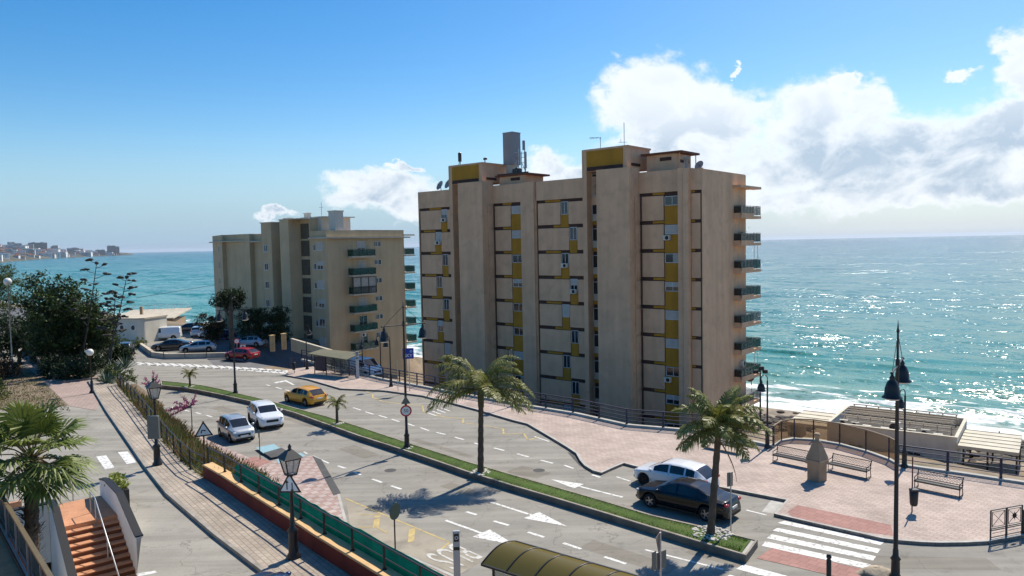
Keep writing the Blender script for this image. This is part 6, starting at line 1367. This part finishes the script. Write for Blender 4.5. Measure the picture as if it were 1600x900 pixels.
KINDS={
'hatch':dict(L=4.4,W=.90,r=.325,ax=(-1.32,1.41),zb=.20,sill=.27,top=[(-2.2,.62),(-2.17,.86),(-2.05,1.0),(-1.62,1.29),(-1.35,1.38),(-.6,1.44),(.1,1.425),(.5,1.34),(1.22,.985),(1.9,.85),(2.12,.72),(2.2,.56)],belt=[(-2.2,.60),(-2.0,.93),(-1.2,.96),(1.0,.91),(1.9,.80),(2.2,.52)],w=[(-2.2,.66),(-2.08,.80),(-1.7,.88),(-1.2,.90),(1.4,.90),(1.85,.85),(2.08,.70),(2.2,.46)],ws=(.42,1.26),rw=(-2.1,-1.5),side=(-1.5,.85),pil=[(-1.02,-.92),(-.12,-.02)],roof=.63),
'sedan':dict(L=4.96,W=.93,r=.345,ax=(-1.44,1.50),zb=.20,sill=.28,top=[(-2.48,.60),(-2.45,.88),(-2.38,1.02),(-1.95,1.07),(-1.65,1.12),(-.95,1.38),(-.45,1.46),(.15,1.45),(.55,1.36),(1.32,1.0),(2.1,.88),(2.38,.74),(2.48,.55)],belt=[(-2.48,.58),(-2.3,.96),(-1.2,.98),(1.1,.93),(2.1,.83),(2.48,.5)],w=[(-2.48,.68),(-2.3,.84),(-1.8,.92),(1.5,.92),(2.1,.85),(2.34,.72),(2.48,.48)],ws=(.48,1.36),rw=(-1.72,-.85),side=(-1.45,.95),pil=[(-1.0,-.93),(.02,.12)],roof=.62),
'suv':dict(L=4.45,W=.92,r=.36,ax=(-1.30,1.38),zb=.26,sill=.36,top=[(-2.22,.70),(-2.2,1.02),(-2.06,1.22),(-1.8,1.50),(-1.5,1.57),(-.5,1.61),(.15,1.58),(.5,1.48),(1.12,1.13),(1.9,1.02),(2.14,.88),(2.22,.62)],belt=[(-2.22,.68),(-2.05,1.05),(1.0,1.03),(1.9,.95),(2.22,.58)],w=[(-2.22,.72),(-2.08,.84),(-1.6,.91),(1.5,.92),(1.95,.87),(2.14,.76),(2.22,.58)],ws=(.42,1.16),rw=(-2.08,-1.7),side=(-1.85,.8),pil=[(-1.15,-1.03),(-.12,-.02)],roof=.66),
'small':dict(L=3.75,W=.83,r=.30,ax=(-1.12,1.20),zb=.2,sill=.28,top=[(-1.87,.60),(-1.85,.92),(-1.72,1.15),(-1.45,1.42),(-1.1,1.49),(-.3,1.52),(.25,1.48),(.55,1.38),(1.18,1.02),(1.6,.90),(1.8,.75),(1.87,.55)],belt=[(-1.87,.58),(-1.7,.93),(1.0,.93),(1.6,.84),(1.87,.5)],w=[(-1.87,.62),(-1.75,.76),(-1.3,.82),(1.2,.83),(1.6,.78),(1.8,.64),(1.87,.48)],ws=(.45,1.22),rw=(-1.74,-1.35),side=(-1.5,.85),pil=[(-.95,-.83),(-.1,0)],roof=.60),
'van':dict(L=4.8,W=.95,r=.33,ax=(-1.45,1.5),zb=.24,sill=.32,top=[(-2.4,.75),(-2.38,1.75),(-2.25,1.92),(-1.0,1.95),(.6,1.94),(.95,1.86),(1.65,1.22),(2.1,1.05),(2.33,.85),(2.4,.6)],belt=[(-2.4,.72),(-2.3,1.1),(1.3,1.1),(2.1,.98),(2.4,.55)],w=[(-2.4,.88),(-2.3,.93),(1.6,.94),(2.1,.88),(2.3,.76),(2.4,.6)],ws=(.88,1.7),rw=(-5,-4.9),side=(.2,1.25),pil=[],roof=.80)}
def car(label,kind,pt,pos,ang,grp=None,rr_=None,trim=None,nm='parked_car',z=0.0):
    K=KINDS[kind]; L,W,r=K['L'],K['W'],K['r']; t=thing(nm,label,'van' if kind=='van' else 'car',(pos.x,pos.y,z),ang,grp); zc=r; ra=r*1.17
    xs=sorted(set([round(-L/2+L*i/66,4) for i in range(67)]+[a+s*ra*.999 for a in K['ax'] for s in (-1,1)]+[x for x in K['ws']+K['rw']+K['side'] if abs(x)<L/2]+[x for p in K['pil'] for x in p]))
    rings=[]
    for x in xs:
        top=curve(K['top'],x); be=min(curve(K['belt'],x),top-.012); w=curve(K['w'],x); wr=min(K['roof'],w*.8); zb,zs=K['zb'],K['sill']
        if abs(x)>L/2-.25: zb+=.1*(abs(x)-L/2+.25)/.25
        for a in K['ax']:
            if abs(x-a)<ra: h=zc+math.sqrt(ra*ra-(x-a)**2); zb=max(zb,h); zs=max(zs,h+.015)
        be=max(be,zs+.05); top=max(top,be+.01); mid=(zs+be)/2; H=top-be
        rings.append([(0,zb),(w*.80,zb),(w*.975,zs),(w,lerp(zs,be,.45)),(w*.99,lerp(zs,be,.82)),(w*.94,be),(lerp(w*.915,wr,.06),be+.06*H),(lerp(w*.915,wr,.86),be+.84*H),(lerp(w*.915,wr,.99)*.93,be+.955*H),(wr*.5,be+.99*H),(0,top)])
    n=len(rings[0]); body=MB(); G_={k:MB() for k in ('windscreen','rear_window','side_l','side_r')}
    for s in (1,-1):
        vs=[(x,s*y,z_) for x,rg in zip(xs,rings) for (y,z_) in rg]; F_={'b':[], 'windscreen':[],'rear_window':[],'side_l':[]}
        for i in range(len(xs)-1):
            xm=(xs[i]+xs[i+1])/2
            for k in range(n-1):
                f=(i*n+k,(i+1)*n+k,(i+1)*n+k+1,i*n+k+1); f=f if s<0 else f[::-1]; key='b'
                if k>=8 and K['ws'][0]<xm<K['ws'][1]: key='windscreen'
                elif k>=8 and K['rw'][0]<xm<K['rw'][1]: key='rear_window'
                elif k==6 and K['side'][0]<xm<K['side'][1] and not any(p[0]<xm<p[1] for p in K['pil']): key='side_l'
                F_[key].append(f)
        body.add(vs,F_['b'],0,True)
        for e,rg in ((0,rings[0]),(1,rings[-1])):
            P=[(xs[0] if e==0 else xs[-1],s*y,z_) for (y,z_) in rg]; body.add(P,[tuple(range(n))],0)
        for key in ('windscreen','rear_window'): G_[key].add(vs,F_[key],0,True)
        G_['side_l' if s>0 else 'side_r'].add(vs,F_['side_l'],0,True)
    body.build('body',pt,t)
    G_['windscreen'].build('windscreen',M['carglass'],t)
    if G_['rear_window'].f: G_['rear_window'].build('rear_window',M['carglass'],t)
    G_['side_l'].build('side_windows',M['carglass'],t); G_['side_r'].build('side_windows',M['carglass'],t)
    ty,rm=wheel_tpl(r,.215); w0=None
    for a in K['ax']:
        for s in (-1,1):
            y=s*(curve(K['w'],a)-.115)
            if w0 is None:
                w0=bpy.data.objects.new('wheel',None); COL.objects.link(w0); w0.parent=t; ty.build('tyre',M['tyre'],w0); rm.build('rim',[rr_ or M['rim'],M['plastic']],w0); w=w0
            else: w=copy_tree(w0,parent=t)
            w.location=(a,y,zc)
    # dark wheel wells and floor
    mb=MB(); mb.box(-L/2+.3,-W*.7,K['zb']+.02,L/2-.3,W*.7,K['zb']+.3); mb.build('underbody',M['plastic'],t)
    zf=curve(K['top'],L/2-.12); zr_=curve(K['top'],-L/2+.06)
    for s in (-1,1):
        wf=curve(K['w'],L/2-.22); mb=MB(); mb.ball((L/2-.20,s*wf*.80,zf-.06),.17,10,0,6,(.85,.85,.42)); mb.build('headlight',M['headlight'],t)
        wb=curve(K['w'],-L/2+.12); mb=MB(); mb.ball((-L/2+.10,s*wb*.84,min(zr_-.06,.98)),.15,10,0,6,(.7,1.25,.55)); mb.build('tail_light',M['tail'],t)
        xm=K['ws'][1]-.35; mb=MB(); mb.ball((xm,s*(W+.08),curve(K['belt'],xm)+.07),.10,8,0,6,(.8,1.1,.75)); mb.build('mirror',pt,t)
        mb=MB(); ym=s*(W*.992+.004)
        for xd in ([K['pil'][-1][0]+.03] if K['pil'] else [.15])+([K['pil'][0][0]-.02] if len(K['pil'])>1 else [])+[K['side'][1]+.12]: mb.bar((xd,ym,K['sill']+.1),(xd,s*W*.96,curve(K['belt'],xd)-.02),.012,.012)
        mb.build('door_seams',M['plastic'],t)
        mb=MB(); mb.box(K['ax'][0]+ra+.02,s*W*.985-.012,K['sill']-.06,K['ax'][1]-ra-.02,s*W*.985+.012,K['sill']+(.09 if kind=='suv' else .02)); mb.build('sill_trim',M['plastic'],t)
    mb=MB(); mb.box(L/2-.09,-.42,zf-.30,L/2+.012,.42,zf-.13); mb.box(L/2-.12,-.55,.27,L/2+.006,.55,.38); mb.build('grille',M['plastic'],t)
    mb=MB(); mb.box(L/2,-.26,.44,L/2+.02,.26,.55); mb.build('number_plate',M['plate'],t); mb=MB(); zz=.62 if kind!='small' else .55; mb.box(-L/2-.02,-.26,zz,-L/2+.02,.26,zz+.11); mb.build('number_plate',M['plate'],t)
    mb=MB(); mb.box(-L/2-.008,-.55,.29,-L/2+.1,.55,.40); mb.build('rear_diffuser',M['plastic'],t)
    return t
def by_wheels(f,r,side,half,z=0):
    a,b=G(*f,z),G(*r,z); d=(a-b).normalized(); rt=Vector((d.y,-d.x,0))*half*(1 if side=='L' else -1); return (a+b)/2+rt, math.atan2(d.y,d.x)
white=paint('white car paint',(.74,.75,.76)); blackp=mat('black car paint',(.005,.0055,.008),.22,.03,1,spec=.35,coat=.25); silver=paint('silver car paint',(.46,.48,.49),.5,.35); yellow=paint('yellow car paint',(.70,.33,.012)); red=paint('red car paint',(.33,.008,.012)); pblue=paint('pale blue car paint',(.36,.45,.55)); dgrey=paint('dark grey car paint',(.03,.032,.036),.3); navy=paint('dark blue car paint',(.012,.03,.09),.2)
p,a=by_wheels((1017,793),(1104,814.5),'L',.82); car('glossy black saloon driving past the white hatchback near the right palm','sedan',blackp,p,a,nm='black_car')
p,a=by_wheels((1000.5,757),(1088,777),'L',.80); car('white hatchback parked at the plaza kerb beside the black saloon','hatch',white,p,a,rr_=M['plastic'],nm='parked_car')
p,a=by_wheels((360,692),(344,681.5),'R',.74); car('small silver car parked in the bay beside the white off roader','small',silver,p,a,nm='parked_car')
p,a=by_wheels((405.5,672.5),(389,658.5),'R',.82); car('white off road style car driving behind the silver car','suv',white,p,a,rr_=M['plastic'],nm='white_car')
p,a=by_wheels((453,629.5),(474.5,634.5),'L',.80); car('yellow car driving away beside the grassy median','hatch',yellow,p,a,nm='yellow_car')
p,a=by_wheels((358,562.5),(384.5,563.5),'L',.80); car('red car on the far road in front of the car park','hatch',red,p,a-R(6),nm='red_car')
c=G(196.5,553,0); car('dark car seen from behind near the white pavilion','suv',dgrey,c,R(112),nm='dark_car')
g='cars in the shaded car park'
c=G(256,531,0); car('white van parked in the shade beside the pavilion','van',white,c,R(195),g,nm='parked_van')
p,a=by_wheels((246,549),(287,547),'L',.82); car('dark saloon with a sunlit roof in the car park corner','sedan',dgrey,p,a,g)
p,a=by_wheels((292,552),(326,550),'L',.80); car('silver hatchback parked right of the dark saloon behind the low wall','hatch',silver,p,a,g)
c=G(312,525,0); car('pale blue estate parked farther back in the shade','suv',pblue,c,R(100),g)
c=G(324,526,0); car('white estate parked farther back right of the pale blue one','suv',white,c,R(100),g)
c=G(296,520,0); car('dark off roader parked farthest back by the sea side','suv',dgrey,c,R(190),g)
c=G(391,541,0); car('pale blue car parked in deep shade behind the red car','hatch',pblue,c,R(170),g)
c=G(345,530,0); car('dark blue car parked under the round dark bush','hatch',navy,c,R(185),g)
c=G(568,588,-.4); car('white van parked behind the promenade railing by the bus island','van',white,c,R(-42),nm='parked_van',z=-.35)
c=G(418,907,3.6); car('dark blue car on the upper street cut by the bottom edge','hatch',navy,c,R(130),nm='dark_blue_car',z=ZU)
HAZE=2.2e-5
# ================================================================ SKY, SUN, CAMERA
w=bpy.data.worlds.new("World"); SC.world=w; w.use_nodes=True; nt=w.node_tree; L=nt.links.new; bg=nt.nodes['Background']
SUN_EL,SUN_AZ=R(50),R(36)          # azimuth measured from +Y towards +X
sky=nd(nt,'ShaderNodeTexSky'); sky.sky_type='NISHITA'; sky.sun_disc=False; sky.sun_elevation=SUN_EL; sky.sun_rotation=SUN_AZ
sky.air_density=1.0; sky.dust_density=.6; sky.ozone_density=2.2
tc=nd(nt,'ShaderNodeTexCoord'); sx=nd(nt,'ShaderNodeSeparateXYZ'); L(tc.outputs['Generated'],sx.inputs[0])
def m1(op,a,b=None,c=None):
    n=nd(nt,'ShaderNodeMath',op=op)
    for i,x in enumerate((a,b,c)):
        if x is None: continue
        if isinstance(x,(int,float)): n.inputs[i].default_value=x
        else: L(x,n.inputs[i])
    return n.outputs[0]
az=m1('ARCTAN2',sx.outputs[0],sx.outputs[1]); el=m1('ARCSINE',sx.outputs[2])
cb=nd(nt,'ShaderNodeCombineXYZ'); L(az,cb.inputs[0]); L(m1('MULTIPLY',el,1.35),cb.inputs[1])
def fbm(scale,det,ro,off,dist=0):
    mp=nd(nt,'ShaderNodeMapping'); mp.inputs['Location'].default_value=off; L(cb.outputs[0],mp.inputs[0])
    n=nd(nt,'ShaderNodeTexNoise',ins={'Scale':scale,'Detail':det,'Roughness':ro,'Distortion':dist}); L(mp.outputs[0],n.inputs[0]); return n.outputs[0]
def PA(u): return math.atan((u-800)/F)
def PE(u,v): return ((450-68)-.02*(u-800)-v)/F*math.cos(PA(u))
blobs=[(1015,165,95,70),(1100,200,120,60),(1060,250,150,60),(1270,190,90,62),(1345,165,60,45),(1300,250,220,85),(1430,230,110,50),(1520,230,130,75),(1600,100,62,62),(1690,170,120,110),(1450,270,240,52),(1320,135,30,16),(590,300,85,38),(650,320,60,40),(860,262,55,34),(1150,118,12,8),(1430,300,500,30),(640,262,26,8),(1500,125,40,14),(900,290,120,40),(440,335,40,12),(1580,190,70,40),(1700,260,200,80)]
wa=fbm(22,6,.65,(1,2,3)); wb=fbm(22,6,.65,(5,9,2))
azw=m1('ADD',az,m1('MULTIPLY',m1('SUBTRACT',wa,.5),.085)); elw=m1('ADD',el,m1('MULTIPLY',m1('SUBTRACT',wb,.5),.06))
best=None
for (u,v,ru,rv) in blobs:
    dx=m1('DIVIDE',m1('SUBTRACT',azw,PA(u)),ru/F*math.cos(PA(u))**2); dy=m1('DIVIDE',m1('SUBTRACT',elw,PE(u,v)),rv/F*math.cos(PA(u)))
    f=m1('SUBTRACT',1.0,m1('POWER',m1('ADD',m1('MULTIPLY',dx,dx),m1('MULTIPLY',dy,dy)),.5))
    best=f if best is None else m1('SMOOTH_MAX',best,f,.18)
n1=fbm(9,10,.62,(3.1,1.7,.3),.35); n2=fbm(26,8,.6,(.2,5,.7),.2)
fld=m1('ADD',best,m1('ADD',m1('MULTIPLY',m1('SUBTRACT',n1,.5),1.7),m1('MULTIPLY',m1('SUBTRACT',n2,.5),.6)))
front=m1('GREATER_THAN',sx.outputs[1],.2)
mr=nd(nt,'ShaderNodeMapRange',interpolation_type='SMOOTHSTEP',ins={1:-.07,2:.42,3:0,4:1}); L(fld,mr.inputs[0]); dens=m1('MULTIPLY',mr.outputs[0],front)
# cloud tone: bright tops, blue grey bellies low in the bank
n3=fbm(13,7,.6,(7,2,1),.5)
belly=nd(nt,'ShaderNodeMapRange',interpolation_type='SMOOTHSTEP',ins={1:.19,2:.10,3:0,4:1}); L(el,belly.inputs[0])
thick=nd(nt,'ShaderNodeMapRange',interpolation_type='SMOOTHSTEP',ins={1:.15,2:.75,3:0,4:1}); L(fld,thick.inputs[0])
tn=nd(nt,'ShaderNodeMapRange',ins={1:.38,2:.56,3:0,4:1}); L(n3,tn.inputs[0])
gr_=m1('MULTIPLY',m1('MULTIPLY',thick.outputs[0],m1('ADD',m1('MULTIPLY',tn.outputs[0],.8),.2)),m1('ADD',m1('MULTIPLY',belly.outputs[0],.8),.2))
cc=nd(nt,'ShaderNodeMix',data_type='RGBA'); L(gr_,cc.inputs[0]); cc.inputs[6].default_value=(5.3,5.5,5.7,1); cc.inputs[7].default_value=(2.6,3.2,3.95,1)
hs=nd(nt,'ShaderNodeHueSaturation',ins={'Saturation':1.5,'Value':.72}); L(sky.outputs[0],hs.inputs['Color'])
# pale veil near the horizon
veil=nd(nt,'ShaderNodeMapRange',interpolation_type='SMOOTHSTEP',ins={1:.16,2:.0,3:0,4:.82}); L(el,veil.inputs[0])
vm=nd(nt,'ShaderNodeMix',data_type='RGBA'); L(veil.outputs[0],vm.inputs[0]); L(hs.outputs[0],vm.inputs[6]); vz=nd(nt,'ShaderNodeMapRange',interpolation_type='SMOOTHSTEP',ins={1:-.15,2:.55,3:0,4:1}); L(az,vz.inputs[0]); vc=nd(nt,'ShaderNodeMix',data_type='RGBA'); L(vz.outputs[0],vc.inputs[0]); vc.inputs[6].default_value=(1.55,2.7,3.95,1); vc.inputs[7].default_value=(3.3,4.0,4.6,1); L(vc.outputs[2],vm.inputs[7])
mx=nd(nt,'ShaderNodeMix',data_type='RGBA'); L(m1('MULTIPLY',dens,.93),mx.inputs[0]); L(vm.outputs[2],mx.inputs[6]); L(cc.outputs[2],mx.inputs[7])
L(mx.outputs[2],bg.inputs[0]); bg.inputs[1].default_value=.115
sl=bpy.data.lights.new('Sun','SUN'); sl.energy=3.5; sl.angle=R(.5); sl.color=(1,.925,.80)
so=bpy.data.objects.new('Sun',sl); COL.objects.link(so)
sd=Vector((math.sin(SUN_AZ)*math.cos(SUN_EL),math.cos(SUN_AZ)*math.cos(SUN_EL),math.sin(SUN_EL)))
so.rotation_euler=sd.to_track_quat('Z','Y').to_euler(); so.location=(30,40,60)
cam=bpy.data.cameras.new('Camera'); co=bpy.data.objects.new('Camera',cam); COL.objects.link(co); SC.camera=co
cam.sensor_width=36; cam.lens=36*F/1600; cam.clip_start=.1; cam.clip_end=120000
mw=Matrix((( _rt.x,_up.x,-_fw.x,0),(_rt.y,_up.y,-_fw.y,0),(_rt.z,_up.z,-_fw.z,ZC),(0,0,0,1))); co.matrix_world=mw
SC.view_settings.view_transform='Standard'; SC.view_settings.look='None'; SC.view_settings.exposure=0.76; SC.view_settings.gamma=1
SC.render.resolution_x=1024; SC.render.resolution_y=576

hz=MB(); hz.box(-70000,-70000,-23.5,70000,70000,190); ho=struct('haze',hz,None,'stuff') if False else None
hm_=bpy.data.materials.new('haze air'); hm_.use_nodes=True; ht_=hm_.node_tree; ht_.nodes.remove(ht_.nodes['Principled BSDF']); pv_=ht_.nodes.new('ShaderNodeVolumePrincipled'); pv_.inputs['Color'].default_value=(.80,.88,1,1); pv_.inputs['Density'].default_value=HAZE; pv_.inputs['Anisotropy'].default_value=.2
ht_.links.new(pv_.outputs[0],ht_.nodes['Material Output'].inputs['Volume'])
ho=hz.build('haze',hm_); tag(ho,'thin sea haze over the bay','haze',kind='stuff')
